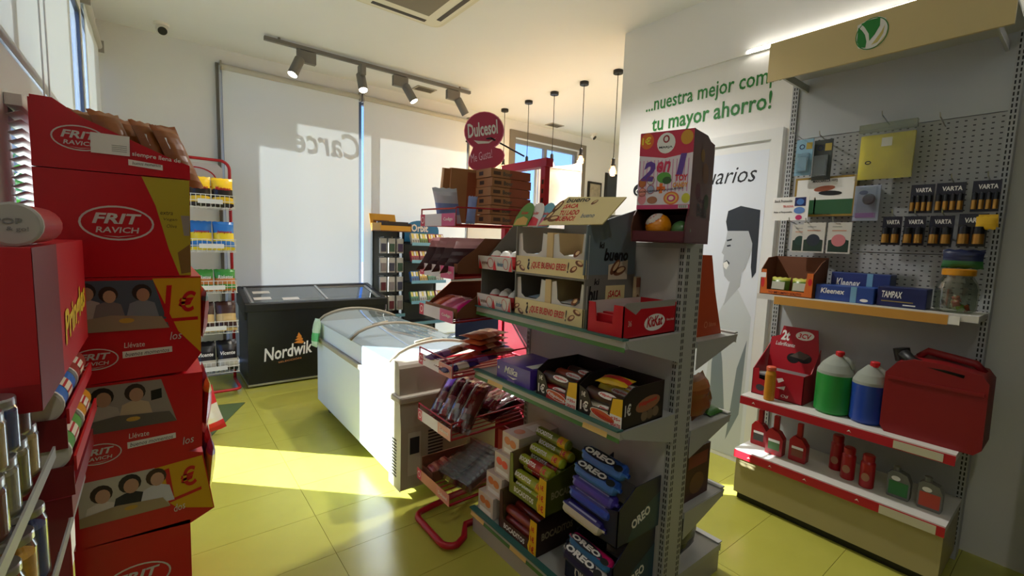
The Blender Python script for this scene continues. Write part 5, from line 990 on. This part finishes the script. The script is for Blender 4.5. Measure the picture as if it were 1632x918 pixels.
opack(1.36, 1.15, .565, .24, .075, .045, mat((54, 40, 130), .3), mat((70, 60, 150), .3), 'violet sandwich-biscuit pack, third from the top', 0, .06, False); opack(1.35, 1.155, .52, .24, .075, .045, mat((40, 36, 120), .3), mat((40, 70, 170), .3), 'violet-blue sandwich-biscuit pack, fourth from the top', 0, .06, False)
opack(1.33, 1.175, .455, .23, .08, .045, mat((44, 36, 110), .3), mat((190, 180, 160), .4), 'navy sandwich-biscuit pack with a pale seam, fifth from the top', 0, .06, False)
opack(1.345, 1.14, .315, .24, .07, .045, mat((190, 20, 90), .35), mat((26, 100, 150), .35), 'magenta and teal sandwich-biscuit pack in the lower carton', 0, .06, True); opack(1.325, 1.15, .265, .24, .09, .05, mat((206, 196, 190), .35), mat((24, 28, 70), .3), 'white and navy sandwich-biscuit pack lowest in front', 0, .06, True)
# ------------------------------------------------------------ far side of the gondola
g = MB().prism(Fr((0, 1.03, 0), X, Z), [(1.79, 1.166), (2.03, 1.166), (1.95, 1.36), (1.90, 1.52), (1.79, 1.52)], -.24, 0, mat((190, 70, 26), .5)); f_ = Fr((1.79, 1.03, 1.166), X, Z); g.ring(f_, .10, .05, .014, .014, .003, mat((226, 150, 110), .5)).text(f_, 'Sabores', .125, .04, .06, .02, mat((226, 150, 110), .5), .0015); g.build('orange_carton', label='orange wedge-shaped carton on the far side top shelf of the gondola', cat='carton')
g = MB().bag(Fr((1.92, 1.06, .885), V3((1, .2, 0)), V3((-.15, .1, 1))), .20, .19, .10, mat((140, 80, 40), .25), [(.7, 1, mat((170, 110, 60), .2))], seed=500); g.build('bread_bag', label='brown bread bag on the far side of the gondola', cat='bread bag')
MB().bag(Fr((2.02, 1.05, .80), V3((1, 0, 0)), V3((0, 1, .2))), .12, .08, .025, mat((60, 120, 50), .3), seed=501).build('snack_pouch', label='green pouch beside the bread bag', cat='snack pouch')
g = MB().box(1.80, 2.0, 1.02, 1.18, .421, .66, mat((70, 30, 26), .45)); f_ = face('-y', 1.80, 2.0, 1.02, 1.18, .421, .66); g.rect(f_, .02, .18, .15, .21, mat((130, 50, 40), .5)).ell(f_, .1, .07, .06, .05, mat((110, 70, 40), .5)); g.build('dark_carton', label='dark brown carton on the far side lower shelf of the gondola', cat='carton')
MB().bag(Fr((1.92, 1.06, .24), V3((1, .1, 0)), V3((.3, .1, .9))), .2, .2, .05, mat((40, 44, 50), .25), [(.3, .6, mat((90, 90, 84), .3))], seed=502).build('snack_bag', label='dark foil bag on the far side base of the gondola', cat='snack bag')
# ------------------------------------------------------------ wall gondola on the right
rg = thing('wall_gondola', 'tall wall shelving unit with gold header and peg panel on the right', 'shelving', (3.0, .78, 0))
Y0, Y1 = .30, 1.27; RB = 3.2; gw = mat((176, 178, 178), .45, name='wall_gondola_paint'); gold = mat((206, 186, 134), .4, .1, name='gold_panel')
for yy in (Y1-.02, Y0):
    MB().box(RB-.015, RB+.07, yy, yy+.035, 0, 2.62, gw).build('upright', rg); s_ = MB()
    for k in range(95):
        for u in (.007, .021): s_.box(RB-.0158, RB-.015, yy+u, yy+u+.006, .08+k*.0265, .097+k*.0265, BLACK)
    tag(s_.build('slots', rg), kind='stuff')
pgm = bpy.data.materials.new('perforated_panel'); pgm.use_nodes = True; n = pgm.node_tree.nodes; l = pgm.node_tree.links; b = n['Principled BSDF']; b.inputs['Roughness'].default_value = .45
t = n.new('ShaderNodeTexCoord'); sx = n.new('ShaderNodeSeparateXYZ'); l.new(t.outputs['Object'], sx.inputs[0]); acc = []
for ax_, (pit, hw) in (('Y', (.032, .16)), ('Z', (.026, .12))):
    q = n.new('ShaderNodeMath'); q.operation = 'DIVIDE'; q.inputs[1].default_value = pit; l.new(sx.outputs[ax_], q.inputs[0]); f_ = n.new('ShaderNodeMath'); f_.operation = 'FRACT'; l.new(q.outputs[0], f_.inputs[0])
    s_ = n.new('ShaderNodeMath'); s_.operation = 'SUBTRACT'; s_.inputs[1].default_value = .5; l.new(f_.outputs[0], s_.inputs[0]); a_ = n.new('ShaderNodeMath'); a_.operation = 'ABSOLUTE'; l.new(s_.outputs[0], a_.inputs[0]); c_ = n.new('ShaderNodeMath'); c_.operation = 'LESS_THAN'; c_.inputs[1].default_value = hw; l.new(a_.outputs[0], c_.inputs[0]); acc.append(c_)
mu = n.new('ShaderNodeMath'); mu.operation = 'MULTIPLY'; l.new(acc[0].outputs[0], mu.inputs[0]); l.new(acc[1].outputs[0], mu.inputs[1]); mx = n.new('ShaderNodeMix'); mx.data_type = 'RGBA'; mx.inputs['A'].default_value = lin((170, 172, 172))+(1,); mx.inputs['B'].default_value = lin((58, 58, 58))+(1,); l.new(mu.outputs[0], mx.inputs['Factor']); l.new(mx.outputs['Result'], b.inputs['Base Color'])
for z0, z1, m in ((2.245, 2.60, mat((186, 190, 192), .2, coat=.4)), (1.56, 2.24, pgm), (1.24, 1.555, pgm), (.80, 1.235, gw), (.30, .795, gw)): MB().box(RB, RB+.012, Y0+.035, Y1-.02, z0, z1, m).build('back_panel', rg)
hd = MB().box(2.795, 2.81, .31, 1.27, 2.505, 2.715, gold).build('header_panel', rg)
for yy in (.36, 1.2): MB().box(2.81, RB, yy, yy+.012, 2.52, 2.56, gw).build('header_bracket', rg)
MB().box(2.81, RB+.06, .31, 1.27, 2.60, 2.612, gw).build('header_top', rg)
lf = Fr((2.794, .855, 2.545), -Y, Z); lg = MB()
def leaf(sc_, m, d, ox=0, oy=0): lg.poly(lf, [(ox+sc_*a, oy+sc_*b_) for a, b_ in ((.0, .13), (.0, .05), (.012, .018), (.045, .0), (.085, .008), (.118, .05), (.125, .09), (.112, .128), (.085, .145), (.04, .143))], m, d)
lgr = mat((30, 130, 50), .4)
leaf(1.0, PAPER, .001); lg.poly(lf, [(.004, .118), (.004, .05), (.018, .02), (.042, .012), (.044, .04), (.035, .075), (.02, .10)], lgr, .002).poly(lf, [(.014, .132), (.03, .112), (.05, .075), (.055, .04), (.075, .065), (.092, .1), (.09, .138), (.05, .14)], lgr, .002).poly(lf, [(.064, .018), (.09, .025), (.108, .06), (.112, .1), (.1, .07), (.08, .04)], mat((206, 190, 110), .4), .002); lg.ring(lf, .062, .073, .066, .074, .004, lgr, .0015); lg.build('emblem', hd, label='green leaf emblem on the gold header')
def rsh(z, xf, strip, m2, lab=None):
    s = MB().box(xf, RB-.015, Y0+.005, Y1-.005, z-.03, z, mat((206, 204, 196), .45)).build('shelf_board', rg)
    f_ = Fr((xf, Y1-.005, z-.052), -Y, Z); L = Y1-Y0-.01; MB().obox(f_, strip[0], strip[1], 0, .046, 0, .005, m2).build('price_rail', s); return s, f_
sO, fO = rsh(1.285, 2.90, (.10, .86), mat((196, 142, 60), .5)); MB().obox(fO, .86, .90, .004, .042, 0, .004, PAPER).build('price_tag', sO)
sR, fR = rsh(.665, 2.80, (.0, .96), mat((176, 18, 36), .45)); MB().obox(fR, .74, .92, .004, .042, .005, .006, mat((196, 190, 164), .5)).build('price_tag', sR)
sB, fB = rsh(.33, 2.78, (.0, .96), mat((176, 18, 36), .45)); MB().obox(fB, .72, .93, .0, .042, .005, .006, mat((196, 190, 164), .5)).build('price_tag', sB)
g = MB()
for f_, us in ((fR, (.07, .55)), (fB, (.08, .2, .38, .62))):
    for u in us: g.poly(f_, [(u, .018), (u+.010, .03), (u+.02, .015), (u+.012, .022)], PAPER, .0062)
g.build('sticker_remnants', rg, label='torn white sticker remnants')
MB().box(2.80, RB, Y0+.01, Y1-.01, .05, .278, mat((170, 158, 118), .4, .2)).build('base_plinth', rg)
MB().box(2.83, RB, Y0+.02, Y1-.02, 0, .05, BLACK).build('toe_kick', rg)
MB().box(2.86, 3.32, -.55, .06, 0, 2.6, mat((16, 14, 14), .5)).build('dark_cabinet', label='black tall cabinet at the right edge', cat='cabinet')
# hooks and hanging goods
def hook(y, z, L=.14):
    MB().tube([(RB, y, z-.01), (RB-.012, y, z-.012), (RB-L, y, z+.01), (RB-L-.01, y, z+.03)], .0028, STEEL, 5).build('hook', rg)
def card(y0, y1, z0, z1, x, m, lab, nm='blister_pack', cat='blister pack', deco=None, grp='packs hanging on the peg panel', th=.006):
    t = thing(nm, lab, cat, (x, (y0+y1)/2, z0), grp); MB().box(x, x+th, min(y0, y1), max(y0, y1), z0, z1, m).build('card', t); f_ = Fr((x, max(y0, y1), z0), -Y, Z); w, h = abs(y1-y0), z1-z0
    if deco: deco(t, f_, w, h)
    return t
def d_air(c):
    def d(t, f_, w, h):
        MB().obox(f_, w*.12, w*.88, h*.08, h*.6, 0, .025, CLEAR).build('bubble', t); MB().obox(f_, w*.25, w*.75, h*.12, h*.5, .002, .018, mat(c, .4)).build('product', t); MB().ring(f_, w*.35, h*.8, w*.16, w*.16, w*.05, NAVY).rect(f_, w*.6, w*.95, h*.72, h*.9, mat((170, 150, 60), .5)).build('print', t)
    return d
hook(1.19, 2.24, .2); hook(1.06, 2.21, .16)
card(1.185, 1.095, 2.0, 2.21, 3.06, mat((130, 170, 190), .3), 'pale blue air-freshener pack, leftmost on the peg panel', deco=d_air((110, 150, 170))); card(1.10, 1.005, 1.97, 2.20, 3.09, mat((60, 66, 60), .4), 'dark green air-freshener pack beside the pale blue one', deco=d_air((60, 70, 60)))
hook(.78, 2.27, .15)
vt = thing('safety_vest_pack', 'yellow safety vest folded in a clear bag on the peg panel', 'vest pack', (3.08, .76, 1.95))
vf = Fr((3.10, .875, 1.955), -Y, Z); vm = mat((222, 206, 20), .7, noise=.12, scale=14)
g = MB(); nu, nv = 8, 8; random.seed(3); vs = [vf.p(.23*i/nu, .235*j/nv, .022*(1-abs(2*i/nu-1)**4)*(1-abs(2*j/nv-1)**4)+random.uniform(-.003, .003)) for j in range(nv+1) for i in range(nu+1)]; g.add(vs, [(j*(nu+1)+i, j*(nu+1)+i+1, (j+1)*(nu+1)+i+1, (j+1)*(nu+1)+i) for j in range(nv) for i in range(nu)], vm, True); g.obox(vf, .0, .23, 0, .235, -.02, -.001, vm).build('folded_vest', vt)
MB().obox(vf, -.006, .238, -.008, .29, .028, .0285, mat((244, 244, 236), .1, .0, 'film')).obox(vf, -.006, .238, .25, .29, -.004, .0275, mat((214, 216, 208), .2, .08, 'film')).build('clear_bag', vt)
g = MB().rect(vf, .10, .145, .165, .21, mat((206, 206, 190), .5), .0295).ring(vf, .05, .085, .014, .010, .005, BLACK, .0295); g.build('label', vt)
hook(.55, 2.22, .14); 
def d_mask(t, f_, w, h): MB().rect(f_, .012, w-.012, h*.42, h-.012, PAPER).rect(f_, .012, w-.012, .012, h*.42, mat((36, 90, 50), .5)).text(f_, 'MASCARILLA FFP2', w*.3, h*.86, w*.4, .014, BLACK, .0016, 0, .02).ell(f_, w*.5, h*.70, .055, .016, mat((170, 90, 60), .5), .0016, 16, .1).ell(f_, w*.6, h*.58, .06, .014, BLACK, .0018, 16, -.05).rect(f_, w*.35, w*.375, .012, .11, YEL).build('print', t)
card(1.19, .875, 1.76, 1.99, 3.11, mat((150, 120, 40), .4), 'gold-framed green and white face-mask box hanging on the peg panel', 'mask_box', 'box', d_mask, None, .04)
def d_car(t, f_, w, h): MB().obox(f_, w*.1, w*.9, h*.1, h*.95, 0, .035, CLEAR).build('bubble', t); MB().lathe(f_.p(w*.62, h*.6, .012), [(.028, 0), (.03, .008), (.024, .02)], mat((60, 66, 70), .3), 18, f_.n).build('product', t); MB().rect(f_, w*.1, w*.9, h*.08, h*.22, mat((150, 110, 160), .4)).ell(f_, w*.35, h*.8, .02, .012, NAVY).build('print', t)
card(.872, .757, 1.73, 1.92, 3.08, mat((160, 166, 186), .3), 'lilac blister pack below the yellow vest', deco=d_car)
def d_sign(t, f_, w, h): MB().text(f_, 'Stock Promoción', .01, h*.78, w*.5, .016, BLACK, .0014, 0, .02).text(f_, 'TR-NOVA', .06, h*.55, .06, .014, kr, .0014, 0, .02).text(f_, 'Aviso al Responsable', .01, h*.3, w*.52, .014, BLACK, .0014, 0, .02).rect(f_, w*.62, w*.92, h*.6, h*.97, NAVY).ell(f_, w*.77, h*.78, .02, .018, mat((60, 110, 180), .5), .0014).ell(f_, w*.76, h*.42, .03, .02, mat((90, 130, 190), .5), .0014).ell(f_, w*.76, h*.12, .018, .015, mat((190, 40, 100), .5), .0014).build('print', t)
card(1.285, 1.085, 1.735, 1.875, 3.05, PAPER, 'white notice card with blue and pink dots at the left of the peg panel', 'notice_card', 'card', d_sign, None, .003)
hook(1.17, 1.72, .18); hook(1.08, 1.715, .18); hook(.95, 1.72, .16)
def d_pop(c):
    def d(t, f_, w, h): MB().poly(f_, [(.008, .008), (w-.008, .008), (w-.008, h*.42), (w*.5, h*.5), (.008, h*.42)], mat((24, 50, 36), .5)).ell(f_, w*.5, h*.42, w*.30, w*.30, mat(c, .4), .0014).rect(f_, w*.2, w*.8, h*.72, h*.75, mat((190, 130, 100), .5)).rect(f_, w*.2, w*.6, h*.85, h*.87, GREY).build('print', t)
    return d
card(1.165, 1.07, 1.545, 1.71, 3.06, mat((196, 192, 182), .5), 'phone-grip card with a dark green disc, leftmost of three', deco=d_pop((30, 60, 50))); card(1.10, .985, 1.545, 1.72, 3.045, mat((200, 196, 186), .5), 'phone-grip card with a blue-black disc, tilted in the middle', deco=d_pop((36, 44, 56))); card(.975, .86, 1.545, 1.72, 3.05, mat((200, 196, 186), .5), 'phone-grip card with a pink disc, right of three', deco=d_pop((200, 120, 124)))
def d_bat(big):
    def d(t, f_, w, h):
        g = MB().rect(f_, 0, w, h*.68, h, mat((26, 26, 44), .4)).text(f_, 'VARTA', w*.2, h*.73, w*.7, h*.15, PAPER, .0016, 0, .03); g.build('print', t); b_ = MB(); nn = 2 if big else 4
        for k in range(nn): r_ = w/nn*.42; b_.lathe(f_.p(w*(k+.5)/nn, h*.08, r_*.6), [(r_, 0), (r_, h*.30), (r_, h*.52), (r_*.4, h*.53), (r_*.4, h*.56)], mat((22, 22, 26), .3), 10, Z, True, mat((176, 130, 60), .3, .7), (0, 1))
        b_.build('batteries', t)
    return d
nvy = mat((24, 24, 40), .4)
for k, (y0, y1) in enumerate(((.635, .545), (.535, .43), (.405, .31))): hook((y0+y1)/2, 1.92, .13); card(y0, y1, 1.765, 1.91, 3.10-.01*k, nvy, 'black battery pack, %s in the upper battery row' % ('left', 'middle', 'right')[k], 'battery_pack', 'battery pack', d_bat(False), 'battery packs on the peg panel')
for k, (y0, y1) in enumerate(((.735, .655), (.645, .56), (.545, .455))): hook((y0+y1)/2, 1.755, .13); card(y0, y1, 1.60, 1.75, 3.09, nvy, 'gold and black battery pack, %s in the lower battery row' % ('left', 'middle', 'right')[k], 'battery_pack', 'battery pack', d_bat(True), 'battery packs on the peg panel')
card(.435, .335, 1.60, 1.755, 3.06, mat((40, 40, 36), .4), 'battery pack with a yellow corner, rightmost in the lower battery row', 'battery_pack', 'battery pack', d_bat(True), 'battery packs on the peg panel')
MB().poly(Fr((3.058, .36, 1.70), -Y, Z), [(0, 0), (.06, -.01), (.055, .05), (-.01, .05)], YEL, 0).bag(Fr((3.04, .34, 1.71), -Y, Z), .07, .06, .012, YEL, seed=600).build('yellow_tag', label='crumpled yellow tag on the rightmost battery pack', cat='tag')
g = MB().bag(Fr((3.07, .405, 1.54), -Y, V3((0, 0, 1))), .15, .09, .05, mat((36, 44, 80), .3), [(0, .4, mat((50, 110, 60), .3))], seed=601); g.build('sweet_pouch', label='blue and green pouch hanging above the plastic jar', cat='pouch')
# orange shelf goods
z0 = 1.286
wb = thing('wipes_carton', 'open orange and brown wipes carton at the left of the upper shelf', 'carton', (3.0, 1.12, z0)); om = mat((206, 104, 30), .5); wx, wy0, wy1 = 2.92, .975, 1.262
f_ = Fr((wx, wy1, z0), -Y, Z); L = wy1-wy0
MB().prism(f_, [(0, 0), (L, 0), (L, .14), (L-.035, .14), (L-.045, .03), (.04, .03), (.03, .15), (0, .15)], -.004, 0, om).box(wx, wx+.2, wy0, wy1, z0, z0+.004, CARD).box(wx+.196, wx+.2, wy0, wy1, z0, z0+.23, CARD).prism(Fr((wx, wy1, z0), X, Z), [(0, 0), (.2, 0), (.2, .23), (.08, .22), (0, .15)], 0, .004, CARD).prism(Fr((wx, wy0, z0), X, Z), [(0, 0), (.2, 0), (.2, .23), (.10, .2), (0, .14)], -.004, 0, CARD).build('carton', wb)
MB().text(f_, 'YO ME LIMPIO SOLITO', .05, .008, .18, .014, mat((90, 30, 20), .5), .0015, 0, .02).rect(f_, 0, .03, .10, .13, PAPER).ell(f_, .015, .07, .01, .03, kr).ell(f_, L-.018, .09, .01, .02, kr).build('print', wb)
for k in range(2):
    y_ = 1.215-k*.115; t = thing('wipes_pack', 'green wet-wipes pack, %s in the orange carton' % ('left', 'right')[k], 'wipes pack', (2.98, y_-.05, z0+.004), 'wipes packs in the carton'); fr = Fr((2.965, y_-.05, z0+.055), -Y, V3((.15, 0, 1))); MB().bag(fr, .105, .10, .06, mat((90, 120, 34), .35), [(.85, 1, mat((170, 170, 60), .4))], seed=610+k).build('pouch', t); MB().obox(fr, -.035, .035, -.025, .02, .026, .033, mat((180, 180, 160), .4)).build('flap_lid', t)
def tissue(y0, y1, z0, z1, x0, x1, lab, txt, c=(38, 70, 140)):
    t = thing('tissue_box', lab, 'box', (x0, (y0+y1)/2, z0), 'blue boxes on the upper shelf'); MB().box(x0, x1, y0, y1, z0, z1, mat(c, .4)).build('carton', t, bevel=.004); f_ = Fr((x0, y1, z0), -Y, Z); L, h = y1-y0, z1-z0
    g = MB().text(f_, txt, L*.1, h*.45, L*.42, h*.34, PAPER, .0018, .15, .02)
    if txt[0] == 'K': g.rect(f_, L*.62, L*.72, 0, h, mat((110, 160, 190), .45), .0012).ell(f_, L*.85, h*.2, .018, .008, PAPER)
    else: g.rect(f_, L*.1, L*.75, h*.25, h*.3, mat((150, 130, 70), .5)).rect(f_, L*.55, L*.8, h*.1, h*.16, PAPER)
    g.build('print', t)
tissue(.70, .968, z0, z0+.085, 2.935, 3.05, 'dark blue tissue box, front of the upper shelf', 'Kleenex'); tissue(.665, .935, z0, z0+.155, 3.055, 3.17, 'dark blue tissue box standing behind the front one', 'Kleenex', (34, 56, 116)); tissue(.495, .69, z0, z0+.10, 2.945, 3.06, 'navy tampon box beside the tissue boxes', 'TAMPAX', (24, 34, 84))
jr = thing('plastic_jar', 'clear plastic sweet jar with yellow lid at the right of the upper shelf', 'jar', (3.02, .405, z0)); MB().lathe((3.02, .405, z0+.002), [(.06, 0), (.075, .01), (.078, .03), (.078, .11), (.07, .14), (.055, .165), (.055, .18)], mat((214, 220, 206), .1, .10, 'glass'), 24).build('jar_body', jr); MB().lathe((3.02, .405, z0+.176), [(.06, 0), (.061, .004), (.061, .026), (.055, .03)], mat((206, 140, 20), .4), 24).build('lid', jr)
random.seed(5); swc = [(120, 150, 60), (190, 170, 120), (170, 80, 50), (200, 200, 180), (80, 110, 60)]
for k in range(14):
    a_ = random.uniform(0, 6.28); r_ = random.uniform(0, .045); zc = z0+.022+.020*(k//5); fr = Fr((3.02+r_*math.cos(a_), .405+r_*math.sin(a_), zc), V3((math.cos(a_+1), math.sin(a_+1), .3)), V3((0, .3, 1))); MB().bag(fr, .03, .03, .016, mat(swc[k % 5], .3), seed=620+k, nu=4, nv=4).build('wrapped_sweet', jr)
# red shelf goods
z0 = .666
oc = thing('oil_carton', 'red engine-oil display carton with white lettering on the middle shelf', 'carton', (2.98, 1.1, z0)); om2 = mat((170, 16, 34), .45); x0 = 2.90
f_ = Fr((x0, 1.25, z0), -Y, Z)
MB().box(x0, 3.12, .965, 1.25, z0, z0+.004, om2).prism(f_, [(0, 0), (.285, 0), (.285, .17), (.11, .17), (.10, .09), (.04, .10), (.035, .165), (0, .155)], -.004, 0, om2).prism(Fr((x0, 1.25, z0), X, Z), [(0, 0), (.22, 0), (.22, .3), (0, .155)], 0, .004, om2).prism(Fr((x0, .965, z0), X, Z), [(0, 0), (.22, 0), (.22, .3), (.1, .17), (0, .17)], -.004, 0, om2).build('carton', oc)
hf2 = Fr((3.06, 1.235, z0+.15), -Y, V3((.15, 0, 1))); g = MB().prism(hf2, [(0, 0), (.27, 0), (.27, .14), (.25, .27), (.06, .27), (.05, .21), (0, .19)], -.005, 0, om2); g.text(hf2, '2t', .055, .18, .05, .065, PAPER, .0015, .15, .04).ell(hf2, .185, .225, .05, .028, PAPER, .0012, 18, .1).text(hf2, '3CV', .15, .208, .07, .03, kr, .002, .2, .03).text(hf2, 'Lubrificante', .03, .145, .11, .025, PAPER, .0015, .25, .01).ell(hf2, .14, .08, .035, .03, BLACK, .0014).ell(hf2, .2, .09, .04, .03, BLACK, .0014).poly(hf2, [(.12, .09), (.17, .13), (.23, .11), (.2, .08)], mat((90, 80, 70), .4), .0018); g.build('header_card', oc)
MB().poly(f_, [(.15, .10), (.18, .12), (.17, .135), (.14, .125)], PAPER).poly(f_, [(.14, .07), (.19, .09), (.185, .065)], PAPER).text(f_, 'Oil', .17, .02, .04, .018, PAPER, .0015, .2, .01).ell(f_, .05, .045, .025, .02, mat((60, 60, 64), .4)).build('print', oc)
MB().box(x0+.02, x0+.09, 1.15, 1.24, z0+.005, z0+.13, mat((150, 150, 150), .4)).box(x0+.019, x0+.02, 1.16, 1.22, z0+.05, z0+.12, BLACK).build('oil_box', label='small grey box inside the oil carton', cat='box')
yb_ = thing('oil_bottle', 'slim amber oil bottle with orange cap in front of the oil carton', 'bottle', (2.85, 1.125, z0)); MB().lathe((2.85, 1.125, z0), [(.026, 0), (.029, .006), (.029, .155), (.024, .17), (.022, .18)], mat((196, 130, 30), .35), 18).build('bottle', yb_); MB().lathe((2.85, 1.125, z0+.178), [(.025, 0), (.026, .004), (.026, .02), (.022, .024)], mat((206, 90, 60), .4), 16).build('cap', yb_)
def jug(y, r, h, x, col, lab):
    t = thing('fluid_jug', lab, 'jug', (x, y, z0), 'screen-wash jugs'); lm = mat(col, .3); tl_ = mat((176, 182, 170), .3, .35, 'cloth', 'milky_plastic')
    MB().lathe((x, y, z0+.001), [(r*.9, 0), (r, .012), (r, h*.68)], lm, 22).build('filled_body', t)
    MB().lathe((x, y, z0+h*.68+.001), [(r, 0), (r*.98, h*.05), (r*.75, h*.17), (r*.42, h*.27), (.02, h*.32)], tl_, 22).build('shoulder', t)
    MB().tube([(x, y+r*.1, z0+h*.97), (x, y-r*.35, z0+h*.99), (x, y-r*.72, z0+h*.92), (x, y-r*.85, z0+h*.8)], .013, tl_, 8).build('handle', t); MB().lathe((x, y-.012, z0+h*.99), [(.021, 0), (.021, .024), (.017, .028)], mat((190, 30, 34), .4), 14).build('cap', t)
jug(.835, .088, .32, 2.955, (40, 140, 60), 'green screen-wash jug with red cap'); jug(.675, .078, .30, 2.945, (32, 64, 150), 'blue screen-wash jug with red cap')
jc_ = thing('jerry_can', 'big red plastic jerry can with black spout at the right end of the middle shelf', 'jerry can', (2.98, .42, z0)); jm = mat((128, 6, 12), .5, name='red_plastic')
jf = Fr((2.86, .60, z0), -Y, Z); jp = [(.0, .03), (.02, .0), (.34, .0), (.365, .03), (.36, .33), (.335, .365), (.20, .385), (.10, .385), (.04, .36), (.0, .30)]
MB().prism(jf, jp, -.22, 0, jm, True).build('can', jc_, bevel=.022)
MB().obox(jf, .012, .35, .27, .285, 0, .006, jm).build('seam_rib', jc_)
MB().tube([jf.p(.10, .385, -.11), jf.p(.13, .42, -.11), jf.p(.30, .395, -.11), jf.p(.33, .36, -.11)], .017, jm, 10).build('handle', jc_)
MB().cyl(jf.p(.045, .355, -.10), jf.p(.03, .415, -.10), .034, BLACK, 16).build('cap', jc_); MB().tube([jf.p(.05, .40, -.05), jf.p(.09, .37, -.03), jf.p(.13, .365, -.02), jf.p(.28, .345, -.01)], [.028, .024, .02, .013], BLACK, 10).build('spout', jc_)
# base shelf goods
z0 = .331
def oilb(y, x, sc_, lab, lc):
    t = thing('oil_bottle', lab, 'bottle', (x, y, z0), 'red oil bottles on the base shelf'); f_ = Fr((x, y, z0), -Y, Z); m = mat((160, 14, 24), .35)
    MB().prism(f_, [(-.045*sc_, .005), (-.04*sc_, 0), (.04*sc_, 0), (.045*sc_, .005), (.045*sc_, .10*sc_), (.02*sc_, .135*sc_), (-.025*sc_, .15*sc_), (-.045*sc_, .12*sc_)], -.05, 0, m).build('bottle', t, bevel=.008); MB().box(x+.012, x+.04, y-.012*sc_, y+.016*sc_, z0+.14*sc_, z0+.225*sc_, m).build('neck', t, bevel=.005); MB().rect(f_, -.03*sc_, .03*sc_, .03*sc_, .09*sc_, mat(lc, .5)).rect(f_, -.03*sc_, .03*sc_, .075*sc_, .09*sc_, PAPER, .0015).build('label', t)
oilb(1.20, 2.94, 1.0, 'red oil bottle, leftmost on the base shelf', (60, 56, 50)); oilb(1.085, 2.88, 1.05, 'red oil bottle with handle, second from the left', (70, 110, 50)); oilb(.965, 2.90, 1.0, 'red oil bottle with long neck, third from the left', (130, 70, 40))
def can(y, x, h, lab):
    t = thing('spray_can', lab, 'spray can', (x, y, z0), 'red spray cans on the base shelf'); MB().lathe((x, y, z0), [(.03, 0), (.032, .004), (.032, h*.74), (.026, h*.8), (.027, h*.82), (.027, h*.97), (.022, h)], mat((166, 16, 26), .35), 18).build('can', t); f_ = Fr((x-.0325, y+.022, z0+.03), -Y, Z); MB().ell(f_, .022, .03, .018, .022, mat((160, 110, 80), .5), .001).build('label', t)
can(.80, 3.0, .20, 'red spray can, rear left of three'); can(.725, 2.93, .175, 'red spray can, middle of three'); can(.635, 2.91, .175, 'red spray can, right of three')
def flask(y, x, col, lab):
    t = thing('additive_bottle', lab, 'bottle', (x, y, z0), 'grey additive bottles'); f_ = Fr((x, y, z0), -Y, Z); m = mat((112, 112, 108), .35); MB().prism(f_, [(-.045, .006), (-.04, 0), (.04, 0), (.045, .006), (.045, .09), (.03, .125), (.0, .135), (-.03, .135), (-.045, .12)], -.045, 0, m).build('bottle', t, bevel=.008); MB().lathe((x+.022, y+.015, z0+.13), [(.016, 0), (.016, .026), (.014, .028)], m, 14).build('cap', t); MB().rect(f_, -.038, .038, .015, .085, mat(col, .45)).ell(f_, -.012, .10, .018, .012, PAPER).build('label', t)
flask(.505, 2.90, (50, 120, 60), 'grey additive bottle with green label'); flask(.385, 2.89, (190, 70, 50), 'grey additive bottle with orange label, rightmost')
